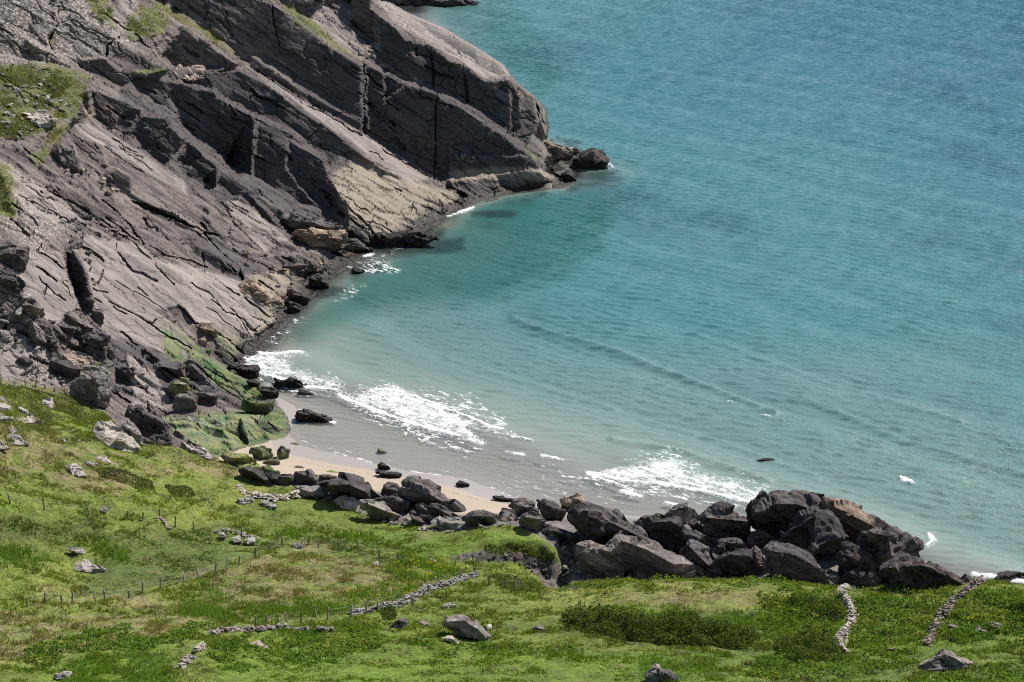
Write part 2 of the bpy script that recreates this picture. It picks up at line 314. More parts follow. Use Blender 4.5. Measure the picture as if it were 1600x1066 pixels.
FACETS = [
 (M,[(0,-70),(560,-70),(560,0),(0,0)]),
 (M,[(-70,-70),(90,-5),(92,35),(75,60),(80,78),(120,108),(40,95),(-70,60)]),
 (DM,[(40,60),(80,78),(120,108),(60,100)]),
 (G,[(-70,95),(60,98),(140,115),(140,150),(120,190),(60,225),(-70,220)]),
 (M,[(90,-20),(144,18),(192,57),(267,105),(235,115),(165,87),(117,93),(80,78),(75,60),(92,35)]),
 (L,[(90,-20),(144,12),(200,60),(267,105),(240,98),(190,66),(140,30)]),
 (D,[(117,93),(165,87),(185,110),(235,112),(268,106),(205,130),(190,137),(150,117),(125,107)]),
 (L,[(150,-20),(205,-20),(222,30),(190,48),(165,25)]),
 (L,[(240,75),(262,52),(280,52),(250,88)]),
 (D,[(252,88),(275,62),(285,42),(330,70),(375,100),(324,111),(270,105)]),
 (T,[(262,30),(285,40),(330,66),(378,99),(392,102),(365,82),(310,40),(270,10)]),
 # ridge B
 (DM,[(261,-20),(415,-20),(474,30),(511,61),(565,96),(568,209),(487,165),(420,125),(392,102),(365,83),(310,42),(270,12)]),
 (D,[(392,85),(430,108),(490,150),(568,190),(568,212),(487,167),(420,127),(390,102)]),
 (T,[(415,-10),(474,26),(511,58),(565,92),(600,106),(588,110),(560,100),(505,64),(465,32),(410,0)]),
 (D,[(568,98),(602,106),(640,132),(683,145),(683,280),(676,279),(602,235),(568,211)]),
 (DM,[(572,100),(600,112),(610,150),(600,190),(575,200)]),
 (DD,[(602,112),(640,130),(601,154)]),
 (D,[(683,145),(724,158),(757,182),(791,209),(818,233),(832,243),(840,262),(822,265),(768,272),(700,277),(683,282)]),
 (T,[(683,143),(724,156),(757,179),(791,206),(822,234),(812,234),(786,212),(752,187),(720,165),(683,152)]),
 (DM,[(700,240),(768,240),(830,245),(845,262),(822,268),(768,274),(700,282)]),
 (DD,[(768,272),(822,266),(862,272),(868,296),(800,304),(775,300)]),
 (T,[(842,262),(900,284),(872,296),(850,276)]),
 (M,[(700,280),(768,274),(790,300),(745,320),(715,315)]),
 # ridge A
 (T,[(575,-30),(640,-10),(697,40),(737,66),(788,100),(800,122),(754,125),(724,101),(700,98),(670,67),(629,64),(612,34),(582,13)]),
 (D,[(582,13),(612,34),(629,64),(670,67),(700,98),(724,101),(754,125),(798,122),(805,190),(800,215),(757,180),(724,158),(683,145),(640,132),(600,110),(585,85),(580,50)]),
 (DM,[(640,80),(700,100),(720,150),(690,146),(650,130)]),
 (M,[(798,122),(838,152),(842,189),(835,212),(820,232),(800,212),(805,160)]),
 (D,[(798,122),(815,150),(812,200),(800,212),(800,160)]),
 (DD,[(548,-20),(582,-10),(582,60),(575,75),(550,45)]),
 (L,[(484,33),(508,2),(558,57),(585,85),(565,94),(511,57)]),
 (DM,[(415,-20),(505,-20),(505,2),(484,30),(440,10)]),
 # ridge C
 (T,[(385,100),(420,125),(487,165),(568,209),(602,233),(676,277),(728,306),(705,318),(640,290),(600,262),(568,240),(500,190),(420,133),(375,108)]),
 (DM,[(320,111),(375,108),(420,132),(500,190),(568,240),(600,262),(620,285),(560,250),(530,245),(512,262),(508,246),(457,206),(420,189),(396,175),(350,155),(330,140),(285,128),(300,118)]),
 (D,[(285,128),(330,140),(350,155),(396,177),(396,275),(350,245),(330,225),(300,215),(285,200),(275,170),(265,150)]),
 (DM,[(396,177),(420,189),(457,206),(508,246),(514,270),(525,300),(520,330),(470,320),(440,300),(396,278)]),
 (D,[(450,215),(508,250),(514,270),(525,300),(500,320),(470,290),(450,260)]),
 (V,[(393,176),(400,188),(396,280),(352,257)]),
 (L,[(514,270),(530,247),(560,250),(650,290),(705,314),(690,345),(640,372),(600,392),(575,360),(560,340),(525,300)]),
 (M,[(540,310),(575,345),(600,380),(590,395),(556,372),(540,350)]),
 (D,[(528,306),(540,312),(540,338),(524,338)]),
 (DD,[(437,345),(464,348),(515,362),(540,360),(545,350),(548,366),(452,368)]),
 (DM,[(210,125),(250,122),(285,130),(265,150),(270,170),(240,165),(215,140)]),
 (D,[(215,178),(260,180),(275,200),(290,215),(255,262),(225,235),(205,210)]),
 (M,[(175,205),(190,180),(222,165),(230,180),(205,210),(190,215)]),
 (DM,[(130,145),(160,145),(200,155),(222,170),(190,180),(175,205),(150,190),(130,165)]),
 (D,[(125,150),(140,145),(148,190),(132,170)]),
 # slab 1
 (L,[(114,186),(192,219),(255,260),(288,284),(294,311),(335,347),(323,364),(288,346),(204,314),(168,293),(165,268),(110,220),(100,205)]),
 (M,[(105,205),(160,225),(170,262),(130,250)]),
 (DM,[(162,275),(182,262),(204,272),(208,312),(168,293)]),
 (DM,[(208,300),(288,340),(322,362),(318,372),(280,356),(204,318)]),
 # ridge D
 (DM,[(294,216),(318,234),(405,297),(440,320),(430,345),(380,315),(340,290),(325,300),(290,275),(280,250)]),
 (T,[(290,212),(320,230),(405,292),(445,322),(436,326),(400,300),(316,240)]),
 (V,[(339,260),(319,282),(340,295)]),
 (D,[(294,216),(318,236),(300,262),(283,254)]),
 (L,[(345,317),(375,305),(455,378),(470,395),(420,396),(372,356)]),
 (DD,[(373,300),(387,296),(434,344),(446,362),(420,352)]),
 (D,[(435,322),(444,330),(437,350),(428,340)]),
 (DM,[(292,314),(330,322),(332,340),(300,325)]),
 (M,[(318,365),(372,356),(420,396),(470,395),(490,420),(450,440),(400,420),(350,395)]),
 (L,[(330,345),(372,356),(410,392),(360,385)]),
 # strips below slab 1
 (L,[(160,312),(222,360),(294,387),(345,415),(420,470),(470,490),(440,470),(410,440),(350,400),(290,360),(204,318),(168,296)]),
 (DM,[(290,372),(345,400),(372,420),(378,440),(340,425),(300,400)]),
 (DM,[(372,432),(410,455),(440,480),(430,486),(400,462)]),
 (L,[(350,392),(420,425),(450,440),(480,470),(450,470),(400,440)]),
 (D,[(160,312),(190,335),(222,378),(226,384),(205,365),(175,332)]),
 (T,[(0,250),(30,266),(50,278),(122,341),(95,349),(39,322),(15,290)]),
 (M,[(-70,250),(0,255),(15,290),(39,322),(30,340),(-70,320)]),
 (M,[(45,275),(120,300),(200,350),(130,345)]),
 # slab 3
 (L,[(105,372),(126,366),(210,380),(270,410),(369,437),(420,470),(429,506),(390,530),(375,554),(357,530),(303,506),(282,479),(246,485),(288,524),(296,562),(261,562),(225,542),(204,545),(168,524),(162,497),(147,476),(138,428),(117,389)]),
 (T,[(126,366),(210,378),(270,408),(369,435),(380,450),(300,430),(220,400),(150,385)]),
 (V,[(102,401),(114,386),(134,419),(148,478),(130,487),(117,457),(105,428)]),
 (L,[(30,389),(96,392),(105,428),(126,482),(84,509),(60,491),(30,446),(21,416)]),
 (DD,[(279,478),(290,478),(306,500),(332,504),(312,514),(290,507)]),
 (M,[(300,506),(357,530),(375,556),(365,575),(330,560),(310,540)]),
 # foot of the cliff
 (DM,[(-20,440),(30,446),(60,491),(84,509),(100,560),(60,590),(-70,590),(-70,440)]),
 (L,[(0,540),(60,520),(75,560),(30,590),(-30,590)]),
 (D,[(105,540),(166,540),(168,560),(147,566),(110,550)]),
 (L,[(198,552),(222,548),(270,600),(275,640),(210,640),(180,610)]),
 (DD,[(217,546),(228,540),(250,560),(247,568),(236,572),(219,556)]),
 (L,[(200,554),(206,551),(240,573),(240,587),(229,586),(216,569)]),
 (DD,[(240,570),(278,572),(290,566),(291,585),(298,592),(270,594),(262,600),(240,590)]),
 (DD,[(180,572),(202,570),(215,590),(236,612),(205,605),(178,600)]),
 (L,[(171,607),(210,607),(255,632),(272,642),(250,655),(200,640)]),
 (L,[(250,652),(372,650),(405,648),(446,666),(450,680),(375,694),(348,710),(300,698),(262,662)]),
 (L,[(296,566),(324,562),(396,600),(430,622),(400,640),(384,634),(342,613),(318,588)]),
 (DM,[(340,535),(380,560),(392,590),(360,580),(335,560)]),
 (DD,[(264,600),(276,614),(272,628),(262,615)]),
 (DD,[(308,618),(325,622),(331,634),(309,634)]),
 (DM,[(218,654),(300,660),(312,672),(262,670)]),
 (DM,[(395,655),(412,650),(442,668),(430,684),(405,674)]),
 (D,[(372,655),(380,655),(392,690),(382,696)]),
 (D,[(296,688),(345,702),(350,714),(318,716)]),
 (D,[(318,588),(342,613),(384,634),(400,641),(380,640),(340,622)]),
 (DM,[(300,655),(350,668),(362,690),(330,684)]),
 (DD,[(346,652),(368,650),(372,656),(350,660)]),
]
N = np.zeros(UU.shape + (3,)); painted = np.zeros(UU.shape, bool); FID = np.zeros(UU.shape, int); soft = 1.7*fbm(p3(UU.ravel()/14, VV.ravel()/14), 3, 5).reshape(UU.shape); soft2 = 1.7*fbm(p3(UU.ravel()/14, VV.ravel()/14), 3, 25).reshape(UU.shape)
for fid, (n, poly) in enumerate(FACETS):
    pa = np.array(poly, float); a0 = pa.min(0) - 8; a1 = pa.max(0) + 8
    i0, i1 = np.searchsorted(GU, [a0[0], a1[0]]); j0, j1 = np.searchsorted(GV, [a0[1], a1[1]])
    s = (slice(j0, j1), slice(i0, i1))
    k = sdist(UU[s] + soft[s], VV[s] + soft2[s], poly) > 0
    n = np.array(n); n = n/np.linalg.norm(n)
    N[s][k] = n; painted[s] |= k; FID[s][k] = fid + 1
# random tilt of the blocks: cells stretched along the bedding direction of the picture
ca, sa = math.cos(math.radians(34)), math.sin(math.radians(34))
al = UU*ca + VV*sa; ac = -UU*sa + VV*ca
pert = np.zeros_like(N)
for (sx, sy, amp, sd) in ((90, 22, .15, 1), (30, 9, .20, 9), (11, 5, .13, 19)):
    w = worley(p3((al/sx).ravel() + .35*fbm(p3((al/40).ravel(), (ac/40).ravel()), 2, sd+50), (ac/sy).ravel() + .35*fbm(p3((al/40).ravel(), (ac/40).ravel()), 2, sd+60), .5), sd)
    cid = w[2].reshape(UU.shape)
    for c in range(3): pert[..., c] += amp*(2*((cid*(7919.0+c*331.7)) % 1.0) - 1)
grassy = sdist(UU, VV, [(-70,95),(60,98),(140,115),(140,150),(120,190),(60,225),(-70,225)]) > 0
pert[grassy] *= .35
smoothslab = np.zeros(UU.shape)
for poly in ([(105,372),(126,366),(210,380),(270,410),(369,437),(400,470),(370,530),(303,506),(282,479),(246,485),(288,524),(294,560),(225,540),(168,524),(147,476),(117,389)], [(30,389),(96,392),(126,482),(84,509),(60,491),(21,416)], [(114,186),(192,219),(288,284),(333,347),(204,314),(165,268),(110,220)],[(385,100),(487,165),(602,233),(676,277),(640,290),(500,190)]):
    smoothslab = np.maximum(smoothslab, sstep(-4, 8, sdist(UU, VV, poly)))
pert *= (1 - .62*smoothslab)[..., None]
N = N + pert; N /= np.linalg.norm(N, axis=-1, keepdims=True) + 1e-9
def target(axis):
    sl = (slice(None), slice(1, None)) if axis == 1 else (slice(1, None), slice(None))
    s0 = (slice(None), slice(None, -1)) if axis == 1 else (slice(None, -1), slice(None))
    dr = R[sl] - R[s0]; rm = .5*(R[sl] + R[s0]); n = .5*(N[sl] + N[s0]); pt = painted[sl] & painted[s0]
    den = (n*rm).sum(-1); lim = -.13*np.linalg.norm(rm, axis=-1)
    den = np.minimum(den, lim)
    g = -(n*dr).sum(-1)/den
    g0 = L0[sl] - L0[s0]
    g = np.where(pt, g, np.clip(g0, -.02, .02))
    w = (inside[sl] & inside[s0])*np.where(FID[sl] == FID[s0], np.where(FID[sl] == 0, .25, 1.0), .006)
    return np.clip(g, -.035, .035), w
gx, wx = target(1); gy, wy = target(0)
# anchors: the waterline, and the border with the hillside
WL = [(378,566),(405,545),(440,505),(475,472),(520,430),(565,398),(620,380),(680,350),(745,315),(800,303),(872,292),(896,284)]
dw = ldist(UU, VV, WL); Lw = np.log(np.maximum(100.0/(-R[..., 2]), 1e-3))
wp = np.full(UU.shape, 3e-5); tgt = L0.copy()
k = dw < 6; wp[k] = .5; tgt[k] = Lw[k]
k = inside & (cm < 8) & (VV > 590); wp[k] = .5; tgt[k] = L0[k]
k = inside & (sdist(UU, VV, [(560,200),(905,280),(905,320),(690,372),(600,420),(440,560),(392,600),(380,590),(520,420),(640,360),(780,310)]) > 0) & (dw > 5) & (sdist(UU, VV, WL + [(940,320),(700,400),(480,560)]) > 0)
wp[k] = .3; tgt[k] = np.log(100.6/(-R[..., 2]))[k]
wp *= inside
def lap(x):
    o = wp*x
    d = (x[:, 1:] - x[:, :-1])*wx; o[:, 1:] += d; o[:, :-1] -= d
    d = (x[1:] - x[:-1])*wy; o[1:] += d; o[:-1] -= d
    return o
b = wp*tgt
d = gx*wx; b[:, 1:] += d; b[:, :-1] -= d
d = gy*wy; b[1:] += d; b[:-1] -= d
x = L0.copy(); dia = wp.copy(); dia[:, 1:] += wx; dia[:, :-1] += wx; dia[1:] += wy; dia[:-1] += wy; dia[dia == 0] = 1
r = (b - lap(x))*inside; z = r/dia; p = z.copy(); rz = (r*z).sum()
for it in range(1400):
    Ap = lap(p); a = rz/((p*Ap).sum() + 1e-30); x += a*p; r -= a*Ap
    z = r/dia; rz2 = (r*z).sum()
    if rz2 < 1e-10: break
    p = z + (rz2/rz)*p; rz = rz2
x = np.where(inside, blur(x, 3), x)
TC = np.exp(x)                               # depth of the cliff along each pixel ray
# open joints and cracks cut into the face: (line, width px, depth m)
CRACKS = [([(568,97),(570,140),(568,178),(570,214)],2.2,1.2),([(683,146),(681,200),(680,250),(678,280)],2.2,1.3),([(708,55),(712,75),(720,90),(727,130),(730,158)],2.0,1.1),
 ([(673,70),(676,110),(678,140)],2,1.0),([(425,8),(430,40),(436,70)],2,.9),([(92,10),(90,40),(75,62),(82,80),(118,96)],3,1.5),([(392,103),(430,132),(487,168),(568,213),(602,237),(676,281)],2.6,1.6),
 ([(372,108),(322,112),(290,120)],1.8,.9),([(183,60),(168,72),(166,88)],3,1.2),([(238,85),(232,110)],1.5,.8),([(205,314),(288,346),(322,366)],3,1.6),([(290,214),(320,236),(405,300),(436,326)],2.2,.8),
 ([(345,318),(372,356),(415,394)],2.5,1.2),([(320,366),(345,395),(372,415),(378,436)],3.5,1.6),([(160,314),(190,338),(224,382)],4,2.0),([(232,382),(260,400),(300,408),(325,420)],2,.9),([(240,400),(242,416),(252,425),(272,445)],2.2,.8),
 ([(183,395),(205,420),(245,440)],3.5,.8),([(166,340),(200,366),(215,380)],2.5,1.0),([(60,432),(68,445),(88,458),(104,470)],1.6,.6),([(96,440),(128,482)],1.6,.5),([(170,470),(200,485),(236,505)],2,.6),([(188,518),(216,538)],2.5,.8),
 ([(130,366),(122,380),(112,390)],5,1.6),([(385,466),(400,480),(430,500)],2,.8),([(330,468),(352,486),(380,500),(400,520)],1.6,.7),([(300,442),(330,460),(345,480)],1.6,.6),([(360,480),(380,505),(392,530)],1.4,.6),
 ([(205,555),(226,575),(236,590)],1.6,.6),([(215,600),(240,622),(268,638)],1.5,.5),([(374,657),(378,682),(384,688)],4,1.2),([(396,656),(415,675),(425,680)],2.5,.8),([(410,652),(432,672)],2,.6),([(300,565),(345,605),(395,638)],2,.8),([(318,575),(350,590),(385,618)],1.6,.7),
 ([(280,480),(305,505),(360,532)],2.5,1.0),([(372,448),(400,462),(425,485)],2.5,1.0),([(405,440),(440,470),(452,476)],3,1.2),([(440,400),(470,415),(500,440)],2.5,1.0),([(690,300),(700,312),(720,318)],3,1.0),([(660,320),(680,330),(700,335)],2.5,.8),
 ([(560,335),(580,360),(600,380)],2.5,.8),([(20,300),(60,320),(110,348)],1.5,.6),([(40,290),(90,330)],1.5,.5),([(45,285),(120,320),(180,360)],3,1.2),([(60,300),(140,345),(200,372)],2.5,1.0)]
rc = random.Random(21)
for _ in range(170):                          # the many short joints, most of them along the bedding
    u0, v0 = rc.uniform(-20, 720), rc.uniform(-10, 640)
    if sdist(np.array([u0]), np.array([v0]), CLIFF)[0] < 25: continue
    cross = rc.random() < .25; a_ = math.radians(34 + rc.gauss(0, 5) + (rc.choice((55, 80)) if cross else 0)); ln_ = rc.uniform(8, 26) if cross else math.exp(rc.uniform(math.log(16), math.log(95)))
    pts_ = [(u0, v0)]
    for k_ in range(4): pts_.append((pts_[-1][0] + math.cos(a_)*ln_/4 + rc.gauss(0, 1.2), pts_[-1][1] + math.sin(a_)*ln_/4 + rc.gauss(0, 1.6)))
    CRACKS.append((pts_, rc.uniform(1.0, 2.6), rc.uniform(.3, 1.1)))
for ln, w, dep in CRACKS:
    pa = np.array(ln, float); a0 = pa.min(0) - 30; a1 = pa.max(0) + 30
    i0, i1 = np.searchsorted(GU, [a0[0], a1[0]]); j0, j1 = np.searchsorted(GV, [a0[1], a1[1]]); s = (slice(j0, j1), slice(i0, i1))
    dd = ldist(UU[s] + 1.6*soft[s], VV[s] + 1.6*soft2[s], ln); w = w*np.clip(.55 + .5*soft2[s][::-1], .15, 1.05)
    TC[s] += dep/F*sstep(w+.7, w*.2, dd)
PC = CAM + R*TC[..., None]
def gnormal(P):
    du = np.empty_like(P); dv = np.empty_like(P)
    du[:, 1:-1] = P[:, 2:] - P[:, :-2]; du[:, 0] = P[:, 1]-P[:, 0]; du[:, -1] = P[:, -1]-P[:, -2]
    dv[1:-1] = P[2:] - P[:-2]; dv[0] = P[1]-P[0]; dv[-1] = P[-1]-P[-2]
    n = np.cross(dv, du); return n/(np.linalg.norm(n, axis=-1, keepdims=True) + 1e-12)
# attributes of the rock: lichen, algae, pale wave-washed rock, black belt with painted shade, turf
def pmask(polys, w=10):
    m = np.zeros(UU.shape)
    for poly in polys: m = np.maximum(m, sstep(-w, w, sdist(UU, VV, poly)))
    return m
lich = pmask([[(-70,-70),(160,-70),(200,40),(230,80),(170,90),(80,110),(-70,95)],[(-70,500),(60,520),(110,600),(-70,600)],[(0,240),(130,340),(60,400),(-70,330)]], 18)
alg = pmask([[(250,652),(372,640),(405,625),(450,640),(456,690),(340,715),(300,698)],[(285,545),(262,500),(300,540),(330,560),(396,596),(440,640),(400,645),(330,600)],[(250,495),(296,540),(290,570),(255,555)],[(335,520),(370,548),(360,570)],[(820,228),(845,255),(830,250)]], 12)*.74
tan = pmask([[(514,270),(560,250),(720,305),(745,320),(690,350),(600,400),(545,350)],[(300,440),(420,470),(470,480),(430,520),(375,560),(330,520),(300,480)],[(700,270),(780,260),(850,262),(900,284),(860,281),(770,280),(705,285)],[(380,430),(500,410),(520,440),(450,490)]], 14)
black = pmask([[(190,115),(320,105),(400,110),(480,165),(420,60),(560,95),(700,145),(800,180),(845,190),(838,230),(850,262),(700,275),(600,240),(560,240),(520,290),(530,345),(440,340),(410,300),(440,360),(380,340),(300,300),(250,260),(190,220)],[(100,380),(130,380),(150,490),(120,480)],[(110,520),(290,540),(345,610),(260,650),(170,580)],[(300,360),(420,420),(490,470),(440,470),(330,420)],[(0,380),(40,390),(40,450),(0,440)],[(100,540),(170,560),(150,580)],[(590,30),(640,60),(760,130),(800,200),(700,150),(600,100)]], 22)  # lichen belt, and shade darkened into the gash, hollows and joint faces
turf = pmask([[(-70,98),(60,98),(135,115),(138,140),(118,182),(60,215),(-70,218)],[(-70,225),(20,260),(30,340),(-70,340)],[(262,8),(285,22),(330,48),(370,82),(360,84),(310,52),(270,30)],[(205,15),(250,0),(270,12),(262,50),(210,65),(190,50)],[(440,2),(470,18),(520,58),(560,90),(545,88),(500,60),(440,16)],[(120,-30),(160,-30),(185,45),(165,35),(140,15)],[(60,95),(110,105),(150,120),(135,125),(90,112)],[(210,108),(262,108),(262,115),(205,122)],[(72,60),(82,45),(88,60),(80,80)],[(90,195),(115,180),(110,200),(80,230),(66,222)],[(40,240),(80,225),(80,240),(60,262)],[(-70,585),(45,598),(110,612),(160,640),(210,690),(-70,690)],[(125,573),(160,570),(160,580),(130,582)]], 6)
NC = gnormal(blur(PC, 3))
q = PC.reshape(-1, 3)
E1 = np.array([.84, -.2, -.50]); E1 /= np.linalg.norm(E1); E3 = np.cross(E1, [0, 1, 0]); E3 /= np.linalg.norm(E3); E3 *= np.sign(E3[2]); E2 = np.cross(E3, E1)
qa = np.stack([q@E1, q@E2, q@E3], -1)
wob = np.stack([fbm(q*.3, 3, 71), fbm(q*.3, 3, 81), fbm(q*.3, 3, 91)], -1)
w1 = worley(qa*np.array([.11, .28, .45]) + .35*wob, 31); w2 = worley(qa*np.array([.35, .7, 1.1]) + .3*wob, 41)
disp = .34*fbm(qa*np.array([.06, .22, .5]), 4, 3) + .05*fbm(q*.9, 4, 6) + .26*(w1[2]-.5) + .12*(w2[2]-.5)
disp -= .32*sstep(.07, .0, w1[1]-w1[0]) + .07*sstep(.10, .0, w2[1]-w2[0])
disp *= (1 - .6*smoothslab.ravel()); gr_ = sstep(0, 1, (turf.ravel() > .5)*1.0); disp = disp*(1-gr_) + gr_*(.35*fbm(q*.45, 4, 55) + .12*fbm(q*1.6, 2, 56))
edge = sstep(0, 10, cm).ravel()
PC = (q + NC.reshape(-1, 3)*(disp*edge*1.0)[:, None]).reshape(PC.shape)
litv = pmask([[(105,372),(126,368),(210,380),(270,410),(369,437),(420,470),(400,520),(357,530),(303,506),(282,479),(246,485),(288,524),(294,560),(225,540),(168,524),(147,476),(138,428),(117,389)],[(30,389),(96,392),(105,428),(126,482),(84,509),(60,491),(21,416)],[(114,186),(192,219),(288,284),(294,305),(200,250),(120,205)],[(-70,240),(0,250),(60,285),(122,341),(90,350),(30,325),(-70,300)],[(385,102),(420,125),(487,165),(568,209),(602,233),(676,277),(640,288),(560,232),(490,182),(420,133)],[(582,-10),(637,18),(697,44),(788,101),(798,120),(754,122),(724,100),(670,66),(612,32)],[(484,33),(508,2),(558,57),(585,85),(565,94),(511,57)],[(150,-20),(205,-20),(222,30),(190,48),(165,25)],[(345,317),(375,308),(450,374),(415,392)],[(198,555),(240,580),(275,640),(210,635)],[(250,652),(372,650),(405,650),(444,668),(375,694),(300,695)],[(-10,530),(60,520),(80,560),(30,590),(-30,590)]], 9).ravel()  # mask of the sunlit bedding slabs, lightened in the colour
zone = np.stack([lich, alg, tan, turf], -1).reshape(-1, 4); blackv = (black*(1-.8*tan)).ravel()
fc = gridfaces(*UU.shape); ok = inside.ravel()[fc].all(1); fc = fc[ok][:, ::-1]
used = np.unique(fc); remap = np.full(UU.size, -1); remap[used] = np.arange(len(used))
CV = PC.reshape(-1, 3)[used]; CFa = remap[fc]
# back of the headland: the rim carries on down to the sea bed behind the skyline
ed = {}
for a, b2 in ((0, 1), (1, 2), (2, 3), (3, 0)):
    for e0, e1 in zip(CFa[:, a], CFa[:, b2]):
        if (e1, e0) in ed: del ed[(e1, e0)]
        else: ed[(e0, e1)] = 1
cu = UU.ravel()[used]; cv_ = VV.ravel()[used]
rim = [e for e in ed if cu[e[0]] > 545 and cv_[e[0]] < 262 and cu[e[1]] > 545]
newv = []; nf = []; idx = {}
prev_rows = {}
for e in rim:
    for vtx in e:
        if vtx not in idx:
            p0 = CV[vtx]; ids = [vtx]
            for (f1, dy, dx) in ((.85, 2.5, .3), (.45, 9, 1.2), (0, 22, 3)):
                jit = random.uniform(-.5, .5)
                newv.append((p0[0] + dx + jit, p0[1] + dy + jit, (p0[2]+2)*f1 - 2)); ids.append(len(CV) + len(newv) - 1)
            idx[vtx] = ids
    A_, B_ = idx[e[0]], idx[e[1]]
    for k in range(3): nf.append((B_[k], A_[k], A_[k+1], B_[k+1]))
if newv:
    CV = np.concatenate([CV, np.array(newv)]); CFa = np.concatenate([CFa, np.array(nf)])
    zone = np.concatenate([zone[used], np.zeros((len(newv), 4))]); blackv = np.concatenate([blackv[used], np.zeros(len(newv))]); litv = np.concatenate([litv[used], np.zeros(len(newv))])
else: zone = zone[used]; blackv = blackv[used]; litv = litv[used]
ROCK_CLIFF = rock_material('cliff_rock', zones=True, weed_z=1.0, dark=.66, tint=(1.02, .98, .98))
cliff = tag(link('cliff', mesh_np('cliff', CV, CFa, ROCK_CLIFF, False, {'zone': zone, 'black': blackv, 'lit_slab': litv})), 'dark grey and purple bedded sea cliff with slanting ridges', kind='structure')
def t_hit(u, v):
    u = np.atleast_1d(np.asarray(u, float)); v = np.atleast_1d(np.asarray(v, float))
    t = march(u, v)
    i = np.clip(np.round((u - GU[0])/STEP).astype(int), 0, len(GU)-1); j = np.clip(np.round((v - GV[0])/STEP).astype(int), 0, len(GV)-1)
    k = inside[j, i] & (u < GU[-1]) & (v < GV[-1])
    tc = (PC[j, i] - CAM)[:, 1]/rays(u, v)[:, 1]
    return np.where(k, np.minimum(tc, np.where(cm[j, i] > 8, 1e9, t)), t)
# ------------------------------------------------------------------ ground sheet
def axis(lo, hi, st, far, far_n, mid=()):
    core = np.arange(lo, hi + st*.5, st)
    g = np.geomspace(st*3, far, far_n)
    return np.concatenate([(lo - np.cumsum(g))[::-1], core, hi + np.cumsum(g)])
TX = axis(-78, 62, .3, 900, 16)
TY = np.concatenate([np.array([-2500, -1200, -600, -300, -160, -80, -20, 30, 70, 100, 120, 135, 142]), np.arange(146, 300, .3), np.arange(301, 720, 3), 720 + np.cumsum(np.geomspace(4, 1500, 14))])
XX, YY = np.meshgrid(TX, TY)
ZZ = base_exact(XX, YY)
GZ = mound(*np.meshgrid(GX, GY), GZ)
ZZ = mound(XX, YY, ZZ)
ZZ = np.where(np.abs(XX) > 400, np.minimum(ZZ, -25 + 0*ZZ) if False else ZZ, ZZ)
tu, tv = proj(np.stack([XX, YY, ZZ], -1))
core = (XX > -80) & (XX < 64) & (YY > 140) & (YY < 305)
sand_px = [(340,716),(356,705),(436,676),(422,640),(405,606),(470,555),(640,540),(1700,560),(1700,905),(1500,905),(1100,880),(900,850),(860,818),(770,815),(720,812),(640,790),(560,760),(520,752),(440,760),(400,752)]
dsand = sdist(tu.ravel(), tv.ravel(), sand_px).reshape(tu.shape)
sand = sstep(-4, 4, dsand)
sand = np.where((YY > 300) & (ZZ < -.4), 1, sand); sand = np.where(ZZ < -.5, 1, sand); sand = np.where(ZZ > 3.0, 0, sand)
# gully bank of bare earth
bank_px = [(700,872),(735,862),(790,858),(846,864),(872,880),(890,905),(905,925),(850,916),(836,898),(812,880),(740,878)]
bank = sstep(-3, 2, sdist(tu.ravel(), tv.ravel(), bank_px).reshape(tu.shape))*core
# rubble strip under the boulders
rub_px = [(372,738),(460,758),(560,800),(660,824),(735,825),(790,818),(830,832),(868,858),(880,895),(920,905),(1000,906),(1200,906),(1500,908),(1500,880),(1200,830),(1000,815),(900,805),(800,800),(740,806),(690,800),(600,770),(520,752),(440,748)]
rub = sstep(-2, 3, sdist(tu.ravel(), tv.ravel(), rub_px).reshape(tu.shape))*core*(ZZ < 5.5)
rub = np.maximum(rub, sstep(205+5, 212+6, YY + .12*(XX-10))*(XX > 6)*(ZZ < 6.2)*(XX < 60)*core)
rub = np.where((YY > 300) & (ZZ >= -.4) & (XX > -60), 1, rub)
rub = np.where(YY < 300, rub*sstep(-.1, .4, ZZ), rub)
grassm = np.clip(1 - np.maximum(sand, rub), 0, 1)*(1 - bank)
pp = p3(XX.ravel(), YY.ravel())
hum = fbm(pp*.16, 3, 201).reshape(XX.shape); tus = fbm(pp*.75, 3, 211).reshape(XX.shape); tus2 = np.abs(fbm(pp*.38, 3, 221)).reshape(XX.shape)
ZZ = ZZ + core*grassm*(.38*hum + .20*tus - .30*sstep(.12, 0, tus2)*.6)
BANKS = [([(60,895),(130,880),(190,858),(250,826),(310,795),(372,772)], 9, .8), ([(60,960),(200,945),(300,915),(372,893),(440,862)], 7, .5)]
for ln_, w_, h_ in BANKS: ZZ = ZZ + core*h_*sstep(w_, 1, ldist(tu.ravel(), tv.ravel(), ln_).reshape(tu.shape) + 2*tus)*(YY < 260)
ZZ = ZZ + core*np.clip(rub + bank, 0, 1)*.30*fbm(pp*1.4, 3, 231).reshape(XX.shape) + core*sand*.02*hum
cmask = sdist(tu.ravel(), tv.ravel(), CLIFF).reshape(tu.shape)
ZZ = ZZ - (3.5*sstep(2, 26, cmask) + 16*sstep(10, 90, cmask))*(YY > 235)
off = (YY > 300) & (cmask < 3) & (tv < 320) & (tu > 560) & (tu < 1000)
ZZ = np.where(off, np.minimum(ZZ, -1.6), ZZ)
